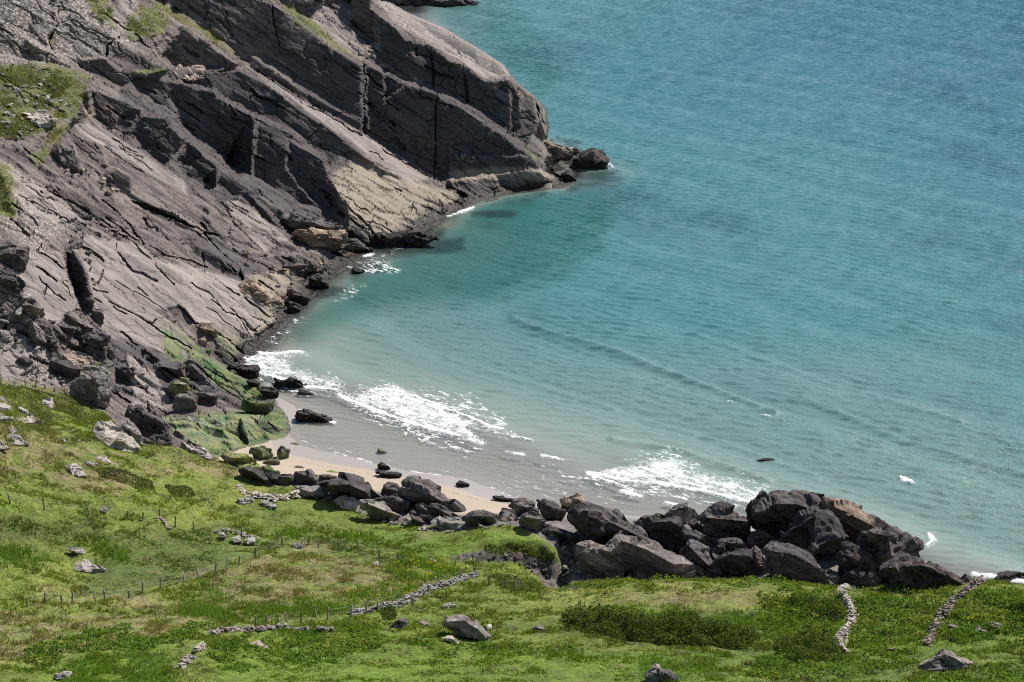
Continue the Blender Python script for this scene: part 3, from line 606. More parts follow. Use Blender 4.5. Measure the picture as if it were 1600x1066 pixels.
# sub-sea pigment: sand close in, weed on the reef near the cliff foot
weed_px = [[(520,440),(600,410),(690,385),(735,362),(800,345),(860,318),(945,285),(900,270),(740,318),(640,370)],[(370,560),(440,548),(470,500),(560,430),(520,420),(420,500)],[(885,255),(955,255),(960,285),(890,296)]]
weed = np.zeros(tu.shape)
for w_ in weed_px: weed = np.maximum(weed, sstep(-8, 10, sdist(tu.ravel(), tv.ravel(), w_).reshape(tu.shape) + 9*fbm(pp*.35, 3, 251).reshape(tu.shape)))
# ------------------------------------------------------------------ grass pigment (linear albedo) shared by the turf and every tuft
GP = {
 'lush': [[(1180,1000),(1650,990),(1650,1090),(1180,1090)],[(330,1075),(330,1000),(560,985),(700,1010),(850,1010),(1180,1030),(1180,1100),(320,1100)],[(560,835),(700,832),(860,835),(870,866),(760,858),(640,875)],[(90,985),(250,985),(260,1090),(60,1090)],[(780,985),(1650,940),(1650,975),(860,1000)],[(-60,770),(40,772),(60,800),(-60,800)]],
 'dark': [[(150,850),(235,820),(400,845),(430,860),(300,905),(190,930),(130,925)],[(-60,800),(180,810),(130,850),(-60,850)],[(380,850),(440,855),(400,875)],[(420,800),(560,850),(640,880),(540,870)],[(850,980),(1180,960),(1190,1010),(1000,1010)],[(1180,1040),(1650,1020),(1650,1060),(1180,1070)]],
 'dry': [[(300,900),(480,855),(560,880),(640,905),(600,930),(470,950),(330,950)],[(-60,950),(110,955),(320,955),(330,985),(180,1010),(-60,1040)],[(60,930),(260,945),(250,960),(40,950)],[(0,655),(150,690),(260,740),(160,770),(60,760),(-40,740)],[(560,900),(720,905),(640,945),(560,950)],[(240,690),(340,725),(380,745),(340,750),(240,705)],[(940,925),(1200,930),(1120,945),(960,945)],[(660,815),(720,822),(660,835)]],
 'yellow': [[(55,890),(130,872),(190,850),(250,818),(310,787),(380,764),(392,776),(320,806),(255,838),(195,868),(130,892),(60,905)],[(190,850),(250,810),(330,785),(390,770),(400,780),(300,825),(220,850),(120,870)],[(70,930),(300,905),(430,870),(440,880),(290,920),(120,960)],[(880,915),(1300,920),(1200,950),(1000,960),(760,960)],[(250,700),(400,760),(440,790),(330,770)]],
}
def gcolor(x, y, z):
    u, v = proj(np.stack([x, y, z], -1)); sh = x.shape; u = u.ravel(); v = v.ravel()
    p = p3(x.ravel(), y.ravel()); w1_ = fbm(p*.18, 3, 301)*22; w2_ = fbm(p*.9, 3, 311)*14
    m = {}
    for k, polys in GP.items():
        mm = np.zeros(u.shape)
        for q_ in polys: mm = np.maximum(mm, sstep(-14, 12, sdist(u, v, q_) + w1_ + w2_))
        m[k] = mm
    c = np.tile(np.array([.150, .205, .034]), (len(u), 1))
    def mixc(c, col, f): return c*(1-f[:, None]) + np.array(col)*f[:, None]
    c = mixc(c, (.23, .26, .058), m['yellow']*.8)
    c = mixc(c, (.13, .21, .024), m['lush']*.9)
    c = mixc(c, (.085, .130, .026), m['dark']*.85)
    c = mixc(c, (.25, .21, .11), m['dry']*np.clip(.55 + .9*fbm(p*.8, 3, 321), 0, .85))
    n = fbm(p*.10, 3, 331); c = c*(1 + .22*n)[:, None]
    n = fbm(p*.55, 4, 341); c = mixc(c, (.24, .215, .09), sstep(.2, .6, n)*.35)
    n2 = fbm(p*.8, 3, 351); c = mixc(c, (.06, .095, .02), sstep(.2, .55, n2)*.4)
    c *= (1 + .28*fbm(p*2.2, 2, 361))[:, None]
    return np.clip(c*np.array([.99, .95, .98]), .012, .5).reshape(sh + (3,))
gcol = np.zeros(XX.shape + (3,)) + np.array([.12, .15, .035])
cs = core
gcol[cs] = gcolor(XX[cs], YY[cs], ZZ[cs])
g = NT('ground'); P = g.pos(); X = g.sep(P)
ga = g.attr('grass'); gs = g.n('ShaderNodeSeparateColor'); zn = g.attr('zone'); g.t.links.new(zn.outputs['Color'], gs.inputs[0])
sr, sg, sb = gs.outputs; sw = zn.outputs['Alpha']
f1 = g.noise(P, 1.6, 6, .7); f2 = g.noise(P, 6.0, 4, .7); f3 = g.noise(P, .3, 4, .5)
grass = g.mix(1.0, ga.outputs['Color'], g.mix(g.ramp(g.math('ADD', f1, g.math('MULTIPLY', g.math('SUBTRACT', f2, .5), .8)), .3, .7), (.68, .68, .68), (1.25, 1.22, 1.2)), 'MULTIPLY')
# sand: pale when dry, darker, greyer and glossy when wet
wl = g.math('ADD', X[2], g.math('MULTIPLY', g.math('SUBTRACT', f3, .5), .22))
wet = g.math('SUBTRACT', 1.0, g.ramp(wl, .30, .42))
dry = g.mix(f3, (.44, .358, .275), (.37, .30, .23)); dry = g.mix(g.math('MULTIPLY', g.ramp(f2, .5, .75), .25), dry, (.36, .30, .24))
sandc = g.mix(wet, dry, (.36, .315, .285))
wr = g.math('MULTIPLY', g.ramp(g.math('ABSOLUTE', g.math('SUBTRACT', wl, .52)), .05, .01), g.ramp(g.noise(P, 2.2, 4, .7), .50, .62)); sandc = g.mix(g.math('MULTIPLY', wr, .75), sandc, (.14, .115, .075))
sandc = g.mix(g.math('MULTIPLY', g.ramp(g.voro(P, 1.1), .085, .05), g.ramp(f1, .5, .6)), sandc, (.17, .15, .13))
deep = g.ramp(X[2], -1.2, -.1)
sandc = g.mix(deep, (.40, .375, .32), sandc)
wn = g.noise(P, .9, 5, .65)
sandc = g.mix(g.math('MULTIPLY', sw, .92), sandc, g.mix(wn, (.012, .014, .012), (.05, .045, .03)))
earth = g.mix(g.ramp(f1, .35, .7), (.05, .04, .032), (.16, .135, .115)); earth = g.mix(g.ramp(g.voro(P, 2.2), .36, .20), earth, (.23, .205, .19))
stone = g.mix(g.ramp(g.voro(P, 1.6), .5, .1), (.10, .09, .085), (.30, .27, .25)); stone = g.mix(f1, stone, (.2, .175, .16))
c = g.mix(sr, grass, sandc); c = g.mix(sg, c, stone); c = g.mix(sb, c, earth)
h = g.math('ADD', g.math('MULTIPLY', f1, .7), g.math('MULTIPLY', f2, .5))
hs = g.math('MULTIPLY', h, g.math('SUBTRACT', 1.0, g.math('MULTIPLY', sr, .93)))
b = g.bump(hs, .8, .3)
rg = g.math('SUBTRACT', .95, g.math('MULTIPLY', g.math('MULTIPLY', sr, wet), .62))
GROUND = g.done(g.princ(c, rg, b, .35).outputs[0])
zt = np.stack([sand, rub, bank, weed], -1).reshape(-1, 4)
me = mesh_np('terrain', np.stack([XX, YY, ZZ], -1).reshape(-1, 3), gridfaces(*XX.shape), GROUND, True, {'grass': gcol.reshape(-1, 3), 'zone': zt})
terrain = tag(link('terrain', me), 'green hillside pasture running down to a sandy cove', kind='structure')
def gz(x, y):
    """height of the built ground sheet"""
    x = np.asarray(x, float); y = np.asarray(y, float)
    i = np.clip(np.searchsorted(TX, x) - 1, 0, len(TX)-2); j = np.clip(np.searchsorted(TY, y) - 1, 0, len(TY)-2)
    a = (x - TX[i])/(TX[i+1]-TX[i]); b_ = (y - TY[j])/(TY[j+1]-TY[j])
    return (ZZ[j, i]*(1-a) + ZZ[j, i+1]*a)*(1-b_) + (ZZ[j+1, i]*(1-a) + ZZ[j+1, i+1]*a)*b_
# ------------------------------------------------------------------ sea
WX = np.concatenate([-40 - np.cumsum(np.geomspace(2, 2500, 18))[::-1], np.arange(-40, 150, .36), 150 + np.cumsum(np.geomspace(2, 2500, 18))])
WY = np.concatenate([np.array([60., 120, 160, 185, 198, 206]), np.arange(212, 330, .30), np.arange(330, 640, .42), 640 + np.cumsum(np.geomspace(2, 3500, 22))])
wx_, wy_ = np.meshgrid(WX, WY); wz_ = np.zeros_like(wx_)
dep = -bil(GZ, wx_, wy_)
wc = (wx_ > -41) & (wx_ < 151) & (wy_ > 211) & (wy_ < 641)
amp_d = np.clip(.12 + dep*.30, .06, 1)
rr = np.random.default_rng(5)
gust = 1 + .45*fbm(p3(wx_[wc]*.03, wy_[wc]*.02), 3, 401)
acc = np.zeros(wc.sum()); xa = wx_[wc]; ya = wy_[wc]
wxw = xa + 1.2*fbm(p3(xa*.12, ya*.12), 2, 421); wyw = ya + 1.2*fbm(p3(xa*.12, ya*.12), 2, 431)
for k in range(90):
    lam = 10**rr.uniform(math.log10(.65), math.log10(2.8)); th = math.radians(rr.normal(250, 19))
    kx, ky = math.cos(th)*2*math.pi/lam, math.sin(th)*2*math.pi/lam
    a = .0118*lam**.75*(1 if lam < 2.5 else .55)
    s_ = np.sin(kx*wxw + ky*wyw + rr.uniform(0, 6.28))
    acc += a*s_
acc *= gust*.70
# long low swell that stands up in the shallows
th = math.radians(222)
ph = (math.cos(th)*xa + math.sin(th)*ya)*2*math.pi/15 + 2.2*fbm(p3(xa*.03, ya*.03), 2, 441)
swell = (np.sin(ph) + .35*np.sin(2*ph + .8))*.5*(1 + .6*fbm(p3(xa*.04, ya*.04), 2, 451))
shal = sstep(7, 1.2, dep[wc])*sstep(.05, .8, dep[wc])
acc *= sstep(151, 135, xa)*sstep(641, 596, ya)
wz_[wc] = acc*amp_d[wc] + swell*(.19 + .16*shal)*np.clip(dep[wc]*1.5, .05, 1)
FOAM = [[(372,556),(395,545),(430,552),(472,549),(478,555),(440,563),(458,577),(500,590),(540,603),(525,612),(480,606),(440,592),(400,583),(372,576)],
 [(527,617),(560,618),(590,607),(612,598),(645,612),(665,626),(705,632),(700,645),(730,655),(752,664),(735,672),(755,694),(700,678),(642,668),(622,655),(598,643),(560,632)],
 [(920,741),(960,730),(1000,722),(1050,720),(1090,738),(1140,752),(1192,768),(1190,790),(1150,780),(1090,765),(1030,754),(980,753),(940,748)]]
FOAM2 = [[(660,605),(750,620),(790,650),(800,680),(770,690),(700,660),(640,640)],[(520,610),(640,660),(760,700),(740,715),(640,690),(540,640)],[(900,735),(1000,745),(1190,795),(1150,800),(1000,775),(930,760)],[(360,560),(420,590),(520,618),(480,625),(400,600)],[(960,715),(1050,700),(1120,730),(1060,740)],[(540,600),(610,590),(650,610),(560,622)],[(480,575),(540,590),(530,604),(480,590)],[(730,640),(800,670),(830,690),(790,690),(740,670)],[(1150,735),(1215,760),(1195,775),(1150,755)],
 [(400,545),(420,520),(455,505),(470,490),(478,495),(440,530),(430,548)],[(640,745),(760,740),(850,720),(1000,760),(1010,790),(900,800),(800,780),(700,750)],[(470,684),(560,700),(640,722),(760,738),(740,750),(640,738),(560,722),(500,705)],[(610,385),(660,365),(660,378),(610,398)],[(570,402),(600,398),(640,425),(585,430),(550,425)],[(545,440),(575,445),(540,470),(520,468)],[(860,208),(880,215),(905,240),(890,238)],[(1440,870),(1470,885),(1460,892),(1440,880)]]
STRK = [([(527,617),(560,632),(598,646),(640,663),(690,674),(755,694)],4.5),([(920,741),(980,752),(1030,754),(1090,765),(1150,780),(1188,791)],4.5),([(375,573),(440,593),(480,606),(530,612)],4),([(600,607),(650,620),(700,640),(760,665)],3),([(395,550),(430,556),(476,552)],3.5),([(760,668),(785,672)],3),([(800,684),(830,690)],3),([(845,714),(882,722)],3),([(790,707),(818,712)],3),([(970,769),(1002,777)],3.5),([(1406,748),(1425,755)],3),([(1452,838),(1458,846),(1450,852)],5),([(1522,897),(1550,903),(1600,912)],6),([(915,742),(960,757),(990,768)],2.5),([(1040,786),(1060,790)],2.5),([(626,666),(650,663)],2.5),
 ([(1190,651),(1205,655)],1.5),([(1138,628),(1146,630)],1.5),([(505,656),(525,660)],2.5),([(455,648),(470,640)],3),([(540,416),(575,425)],2),([(570,400),(582,398)],3),([(476,432),(484,440)],5),([(700,338),(740,326)],3),([(846,258),(880,285)],2),([(945,250),(960,262)],2)]
SWASH = [([(470,688),(500,700),(545,714),(585,724),(640,737),(700,745),(745,754),(775,766),(800,778),(840,792)],2.2),([(640,660),(700,678),(752,694)],2.5),([(880,745),(940,752),(1000,765)],1.5)]
wu, wv = proj(np.stack([wx_, wy_, np.zeros_like(wx_)], -1)); wu = wu.ravel(); wv = wv.ravel()
foam = np.zeros(wu.shape); lace = np.zeros(wu.shape)
near = np.where((wu > 300) & (wu < 1650) & (wv > 190) & (wv < 930))[0]
nu, nv = wu[near], wv[near]; npn = p3(wx_.ravel()[near], wy_.ravel()[near])
jit = 7*fbm(npn*.5, 3, 461); f_ = np.zeros(nu.shape); l_ = np.zeros(nu.shape)
for q_ in FOAM: f_ = np.maximum(f_, .8*sstep(-7, 9, sdist(nu, nv, q_) + jit))
for q_ in FOAM2: l_ = np.maximum(l_, (.5 if q_[0] in ((640,745), (470,680), (470,684)) else 1.0)*sstep(-8, 10, sdist(nu, nv, q_) + jit))
for ln, w_ in STRK: f_ = np.maximum(f_, 1.1*sstep(w_*1.2, 0, ldist(nu, nv, ln) + .25*jit))
for ln, w_ in SWASH: l_ = np.maximum(l_, 1.6*sstep(w_*1.3, 0, ldist(nu, nv, ln) + .12*jit))
foam[near] = f_; lace[near] = l_
lines = np.zeros(nu.shape)
for ln_, h_ in (([(800,497),(860,522),(960,549),(1100,602),(1210,645)],.42),([(1000,655),(1130,690),(1280,746)],.22),([(1250,620),(1420,690),(1620,748)],.2),([(700,560),(830,600),(960,640)],.22),([(960,690),(1060,706),(1200,752)],.3),([(1080,520),(1300,600),(1500,660)],.22)):
    dl_ = ldist(nu + 1.2*jit, nv + .5*jit, ln_); lines = np.maximum(lines, h_*np.exp(-(dl_/4.5)**2))
wz_.ravel()[near] += lines
wz_.ravel()[:] += .22*foam*(1 + .8*fbm(p3(wx_.ravel()*1.5, wy_.ravel()*1.5), 2, 471))*np.clip(dep.ravel()*1.2, .02, 1)
g = NT('sea_water'); P = g.pos()
da = g.attr('depth').outputs['Fac']; fa = g.attr('foam').outputs['Fac']; la = g.attr('lace').outputs['Fac']
big = g.noise(g.mapping(P, scale=(.012, .008, .01)), 1.0, 4, .55)
dd = g.math('ADD', da, g.math('MULTIPLY', g.math('SUBTRACT', big, .5), 9.0))
silt = g.ramp(da, .1, 2.4); mid = g.ramp(dd, 1.6, 6.5); deepm = g.ramp(dd, 9, 26)
c = g.mix(silt, (.36, .37, .325), (.155, .25, .225)); c = g.mix(mid, c, (.070, .202, .218)); c = g.mix(deepm, c, (.036, .138, .195))
gr = g.attr('green').outputs['Fac']
c = g.mix(g.math('MULTIPLY', gr, .8), c, (.016, .105, .085))
c = g.mix(g.math('MULTIPLY', g.attr('weed').outputs['Fac'], .75), c, (.012, .028, .028))
patch = g.noise(g.mapping(P, scale=(.03, .015, .03)), 1.0, 5, .6)
c = g.mix(g.math('MULTIPLY', g.ramp(patch, .50, .68), g.math('MULTIPLY', mid, .35)), c, (.010, .045, .085))
s1 = g.noise(g.mapping(g.mapping(P, rot=(0, 0, math.radians(18))), scale=(.6, 1.7, 1)), 2.2, 5, .65, .3)
s2 = g.noise(P, 5.0, 4, .6)
hh = g.math('ADD', g.math('MULTIPLY', s1, .16), g.math('MULTIPLY', s2, .035))
bmp = g.n('ShaderNodeBump'); g.set(bmp.inputs['Height'], hh); bmp.inputs['Distance'].default_value = 1.0
g.set(bmp.inputs['Strength'], g.math('ADD', .18, g.math('MULTIPLY', g.ramp(da, .1, 3), .62)))
sea = g.princ(c, .20, bmp.outputs[0], .5); sea.inputs['IOR'].default_value = 1.33
glass = g.n('ShaderNodeBsdfTransparent'); glass.inputs[0].default_value = (.93, .96, .95, 1)
gl = g.n('ShaderNodeBsdfGlossy'); gl.inputs['Roughness'].default_value = .14; g.set(gl.inputs['Normal'], bmp.outputs[0])
fr = g.n('ShaderNodeFresnel'); fr.inputs['IOR'].default_value = 1.33; g.set(fr.inputs['Normal'], bmp.outputs[0])
clear = g.n('ShaderNodeMixShader'); g.set(clear.inputs[0], fr.outputs[0]); g.set(clear.inputs[1], glass.outputs[0]); g.set(clear.inputs[2], gl.outputs[0])
op = g.ramp(da, -.02, 1.5)
body = g.n('ShaderNodeMixShader'); g.set(body.inputs[0], g.math('ADD', .10, g.math('MULTIPLY', op, .88))); g.set(body.inputs[1], clear.outputs[0]); g.set(body.inputs[2], sea.outputs[0])
fm = g.mapping(g.mapping(P, rot=(0, 0, math.radians(44))), scale=(.42, 1.1, 1))
n1 = g.noise(fm, 1.1, 6, .72, .6); n2 = g.noise(fm, 3.2, 5, .7, .5)
vv = g.voro(g.mapping(P, scale=(1, .7, 1)), 1.3, 'DISTANCE_TO_EDGE')
net = g.ramp(g.math('ADD', vv, g.math('MULTIPLY', g.math('SUBTRACT', n2, .5), .35)), .10, .0)
m1 = g.ramp(g.math('ADD', g.math('MULTIPLY', fa, .55), g.math('MULTIPLY', g.math('SUBTRACT', g.math('ADD', g.math('MULTIPLY', n1, .55), g.math('MULTIPLY', n2, .45)), .5), 2.0)), .26, .58)
m1 = g.math('MULTIPLY', m1, g.ramp(fa, .02, .15))
m2 = g.math('MULTIPLY', g.math('MULTIPLY', g.ramp(la, .1, .9), .85), g.ramp(g.math('ADD', g.math('ADD', n1, g.math('MULTIPLY', g.math('SUBTRACT', n2, .5), .7)), g.math('MULTIPLY', la, .13)), .665, .73))
m3 = g.math('MULTIPLY', g.ramp(fa, .02, .4), g.math('MULTIPLY', net, .5))
m = g.math('MAXIMUM', m1, g.math('MAXIMUM', m2, m3))
# thin broken froth wherever the sea meets rock or sand
foamsh = g.princ((.86, .88, .88), .8, g.bump(n2, .7, .12), .2)
fin = g.n('ShaderNodeMixShader'); g.set(fin.inputs[0], m); g.set(fin.inputs[1], body.outputs[0]); g.set(fin.inputs[2], foamsh.outputs[0])
SEA = g.done(fin.outputs[0])
green = sstep(-25, 25, sdist(wu, wv, [(400,540),(560,420),(640,380),(760,310),(905,290),(1000,300),(900,420),(760,470),(600,480),(480,530)]))*.9 + sstep(-20, 25, sdist(wu, wv, [(640,-60),(640,15),(760,90),(850,150),(900,120),(820,20),(760,-60)]))*.7
wweed = np.zeros(wu.shape); nw_ = 12*fbm(npn*.22, 3, 481); ww = np.zeros(nu.shape)
for q_ in [[(600,392),(690,372),(732,365),(725,385),(660,395),(610,402)],[(740,338),(800,330),(805,342),(760,350)],[(480,460),(520,440),(540,452),(500,470)],[(640,360),(690,350),(700,375),(650,378)],[(770,318),(850,305),(830,318)],[(900,268),(960,262),(985,275),(930,292),(890,296)],[(540,420),(600,408),(590,430),(550,436)],[(870,215),(905,225),(910,240),(890,232)]]: ww = np.maximum(ww, sstep(-6, 8, sdist(nu, nv, q_) + nw_))
wweed[near] = ww
me = mesh_np('water', np.stack([wx_, wy_, wz_], -1).reshape(-1, 3), gridfaces(*wx_.shape), SEA, True, {'depth': np.clip(dep, -3, 40).ravel(), 'foam': foam, 'lace': lace, 'green': np.clip(green, 0, 1), 'weed': wweed})
water = tag(link('water', me), 'teal bay water with chop and white surf at the beach', kind='structure')
# ------------------------------------------------------------------ daylight and camera
EL, AZ = math.radians(47), math.radians(47)          # the sun stands high, ahead and to the right
sd_ = Vector((math.sin(AZ)*math.cos(EL), math.cos(AZ)*math.cos(EL), math.sin(EL)))
sl = bpy.data.lights.new('sun', 'SUN'); sl.energy = 5.0; sl.angle = math.radians(.53); sl.color = (1, .955, .89)
so = bpy.data.objects.new('sun', sl); COL.objects.link(so); so.location = (80, 80, 200)
so.rotation_euler = (-sd_).to_track_quat('-Z', 'Y').to_euler()
w = bpy.data.worlds.new('World'); scene.world = w; w.use_nodes = True; nt = w.node_tree; nt.nodes.clear()
sk = nt.nodes.new('ShaderNodeTexSky'); sk.sky_type = 'NISHITA'; sk.sun_disc = False; sk.sun_elevation = EL; sk.sun_rotation = AZ
sk.air_density = 1.0; sk.dust_density = .6; sk.ozone_density = 1.0
bg = nt.nodes.new('ShaderNodeBackground'); bg.inputs[1].default_value = .085
wo = nt.nodes.new('ShaderNodeOutputWorld'); nt.links.new(sk.outputs[0], bg.inputs[0]); nt.links.new(bg.outputs[0], wo.inputs[0])
cam = bpy.data.cameras.new('camera'); co = bpy.data.objects.new('camera', cam); COL.objects.link(co)
cam.sensor_width = 36; cam.lens = 36*F/1600; cam.clip_start = 1; cam.clip_end = 30000
co.location = CAM; co.rotation_euler = (math.radians(90) - PITCH, 0, 0); scene.camera = co
scene.view_settings.view_transform = 'Standard'; scene.view_settings.look = 'None'; scene.view_settings.gamma = 1; scene.view_settings.exposure = .3
scene.cycles.max_bounces = 5; scene.cycles.transparent_max_bounces = 6; scene.cycles.use_denoising = False; scene.cycles.filter_width = 1.05; scene.cycles.sample_clamp_direct = 2.2; scene.cycles.sample_clamp_indirect = 2
# ------------------------------------------------------------------ ROCKS: each one a solid grown from its outline, set down on the ground it stands on
RM = {
 'dark': rock_material('dark_boulder_rock', lichen=.10, dark=.48, tint=(.94, .97, 1.03), weed_z=.35),
 'grey': rock_material('grey_boulder_rock', lichen=.22, dark=.80, tint=(.96, .98, 1.0), weed_z=.2),
 'pale': rock_material('pale_lichen_rock', lichen=.6, pale=.75, weed_z=-9),
 'lich': rock_material('lichen_spotted_rock', lichen=.9, dark=.95, pale=.15, weed_z=-9),
 'green': rock_material('algae_green_rock', lichen=.0, algae=.85, dark=.7, weed_z=-9, algae_col=(.085, .13, .03)),
 'lime': rock_material('lime_algae_rock', lichen=.0, algae=.85, dark=.9, weed_z=-9, algae_col=(.20, .23, .045)),
 'weed': rock_material('weed_black_rock', lichen=.0, dark=.42, weed_z=1.6),
 'tan': rock_material('tan_washed_rock', lichen=.1, dark=1.1, tint=(1.12, 1.0, .82), weed_z=.4),
 'pink': rock_material('pale_pink_rock', lichen=.15, pale=.55, tint=(1.06, .97, .91), weed_z=-9),
 'white': rock_material('whitish_stone', lichen=.5, pale=1.0, weed_z=-9),
}
def subdiv(V, T):
    E = np.sort(np.concatenate([T[:, [0, 1]], T[:, [1, 2]], T[:, [2, 0]]]), 1)
    U_, inv = np.unique(E, axis=0, return_inverse=True); inv = inv.ravel()
    mid = (V[U_[:, 0]] + V[U_[:, 1]])/2; n = len(T); a = inv[:n]+len(V); b = inv[n:2*n]+len(V); c = inv[2*n:]+len(V)
    return np.concatenate([V, mid]), np.concatenate([np.stack([T[:, 0], a, c], 1), np.stack([T[:, 1], b, a], 1), np.stack([T[:, 2], c, b], 1), np.stack([a, b, c], 1)])
def vnormals(V, T):
    fn = np.cross(V[T[:, 1]]-V[T[:, 0]], V[T[:, 2]]-V[T[:, 0]]); n = np.zeros_like(V)
    for k in range(3): np.add.at(n, T[:, k], fn)
    return n/(np.linalg.norm(n, axis=1, keepdims=True) + 1e-12)
SEED = [0]
def rock(name, label, cat, mat, outline, crest=None, lean=50, d=None, group=None, z=None, sink=.8, res=.22, rough=1.0, at=None, bury=True, dk=.30):
    SEED[0] += 1; sd = SEED[0]*13
    o = np.array(outline, float); ar = 0.5*np.sum(o[:, 0]*np.roll(o[:, 1], -1) - np.roll(o[:, 0], -1)*o[:, 1])
    if ar < 0: o = o[::-1]
    kb = np.argmax(o[:, 1]); ub, vb = (o[kb] if at is None else at)
    t_b = t_hit(ub, vb)[0] if z is None else (z - 100)/rays(ub, vb)[2]
    B = CAM + rays(ub, vb)*t_b
    la = math.radians(lean); n = np.array([0, -math.sin(la), math.cos(la)])
    r = rays(o[:, 0], o[:, 1]); t = (n@(B - CAM))/(r@n)
    if bury and z is None:
        th = t_hit(o[:, 0], o[:, 1]); t = np.minimum(t, th*1.0008)
    w = (o[:, 0].max() - o[:, 0].min())*t_b; h = (o[:, 1].max() - o[:, 1].min())*t_b
    if d is None: d = dk*min(w, h*1.6)
    if crest is None:
        cu, cv = o.mean(0); du = .20*(o[:, 0].max()-o[:, 0].min()); dv = (o[:, 1].max()-o[:, 1].min())
        crest = [(cu - du + random.uniform(-.3, .3)*du, cv - dv*random.uniform(.04, .16)), (cu + du*random.uniform(.6, 1.1), cv + dv*random.uniform(-.08, .12))]
    cr = [c if len(c) > 2 else (c[0], c[1], 1.0) for c in crest]
    cr = [c for c in cr if sdist(np.array([c[0]]), np.array([c[1]]), o)[0] > .6] or [(o[:, 0].mean(), o[:, 1].mean(), 1.0)]
    # resample the outline with a little roughness of its own
    pts = [tuple(p) for p in o] + [(c[0], c[1]) for c in cr]; no = len(o)
    edges = [(no+i, no+i+1) for i in range(len(cr)-1)]
    vs, es, fs, ov, oe, of = mgeo.delaunay_2d_cdt([Vector(p) for p in pts], edges, [list(range(no))], 1, 1e-4)
    m2 = np.array([(p[0], p[1]) for p in vs])
    rr_ = rays(m2[:, 0], m2[:, 1]); tt = (n@(B - CAM))/(rr_@n)
    on = np.array([any(i < no for i in q_) for q_ in ov])
    for i, q_ in enumerate(ov):
        j = [k for k in q_ if k < no]
        if j: tt[i] = t[j[0]]
        else:
            c = [k - no for k in q_ if k >= no]; dd_ = cr[c[0]][2] if c else .5
            base = (n@(B - CAM))/(rr_[i]@n)
            near_t = np.average(t, weights=1/((o - m2[i])**2).sum(1))
            tt[i] = min(base, near_t) - d*dd_/F
    Vf = CAM + rr_*tt[:, None]
    T_ = np.array([list(f) for f in fs])
    # front faces must look at the camera
    fn = np.cross(Vf[T_[:, 1]]-Vf[T_[:, 0]], Vf[T_[:, 2]]-Vf[T_[:, 0]]); fl = (fn*(Vf[T_[:, 0]]-CAM)).sum(1) > 0
    T_[fl] = T_[fl][:, ::-1]
    # back and underside
    bd = {}
    for f in T_:
        for a, b in ((0, 1), (1, 2), (2, 0)):
            e = (f[a], f[b])
            if (e[1], e[0]) in bd: del bd[(e[1], e[0])]
            else: bd[e] = 1
    cen = Vf[on].mean(0); back = cen + np.array([0, .55*max(w*.6, h), -.25*h - sink])
    Vb = []; ring = {}
    for i in {k for e in bd for k in e}:
        p = Vf[i].copy(); q_ = cen + (p - cen)*.82 + np.array([0, .32*max(w*.6, h), 0]); q_[2] -= .1*h + (sink if p[2] < cen[2] else 0)
        ring[i] = len(Vf) + len(Vb); Vb.append(q_)
    V_ = np.concatenate([Vf, np.array(Vb), back[None]]); ib = len(V_) - 1; ex = []
    for a, b in bd: ex += [(b, a, ring[a]), (b, ring[a], ring[b]), (ring[b], ring[a], ib)]
    T_ = np.concatenate([T_, np.array(ex)])
    front = np.zeros(len(V_)); front[:len(Vf)] = 1
    el = lambda: np.median(np.linalg.norm(V_[T_[:, 0]]-V_[T_[:, 1]], axis=1))
    size = min(max(w, .2), max(h, .2)*2)
    k = 0
    while (el() > max(res, size*.045)) and k < 5 and len(T_) < 9000: V_, T_ = subdiv(V_, T_); k += 1
    nn = vnormals(V_, T_); s = max(size, .3); off = np.array([sd*3.1, sd*1.7, sd*.9])
    q_ = V_/s
    dsp = .032*fbm(q_*2.0 + off, 3, sd % 50) + .03*fbm(V_*np.array([.5, 1.4, 1.8])/max(s*.25, .3) + off, 3, 7)
    wv = worley(q_*np.array([2.0, 3.0, 3.4]) + off, 3)
    dsp += (.06*(wv[2]-.5) - .03*sstep(.09, 0, wv[1]-wv[0]))
    w2_ = worley(V_*np.array([.8, 1.6, 2.2])/max(s*.3, .35)*1.2 + off, 9); dsp += .014*(w2_[2]-.5) - .010*sstep(.12, 0, w2_[1]-w2_[0])
    wf = worley(q_*np.array([1.7, 2.2, 2.4]) + off, 17, True); rd_ = np.stack([2*((wf[2]*k_) % 1.0) - 1 for k_ in (7919., 6133., 9377.)], 1)
    dsp += .115*(wf[3]*rd_).sum(1)
    V_ = V_ + nn*(dsp*s*rough)[:, None]
    org = np.array([B[0], B[1], B[2]])
    me = mesh_np(name, V_ - org, T_, RM[mat], False)
    ob = link(name, me); ob.location = org
    return tag(ob, label, cat, group)
def rk(mat, label, outline, crest=None, cat='boulder', name=None, **kw):
    return rock(name or cat.replace(' ', '_'), label, cat, mat, outline, crest, **kw)
SH = 'boulders piled along the shore below the pasture'
CB = 'boulders and blocks lying on the sea cliff'
GB = 'stones lying in the pasture'
BB = 'rocks standing on the sand and in the shallows'
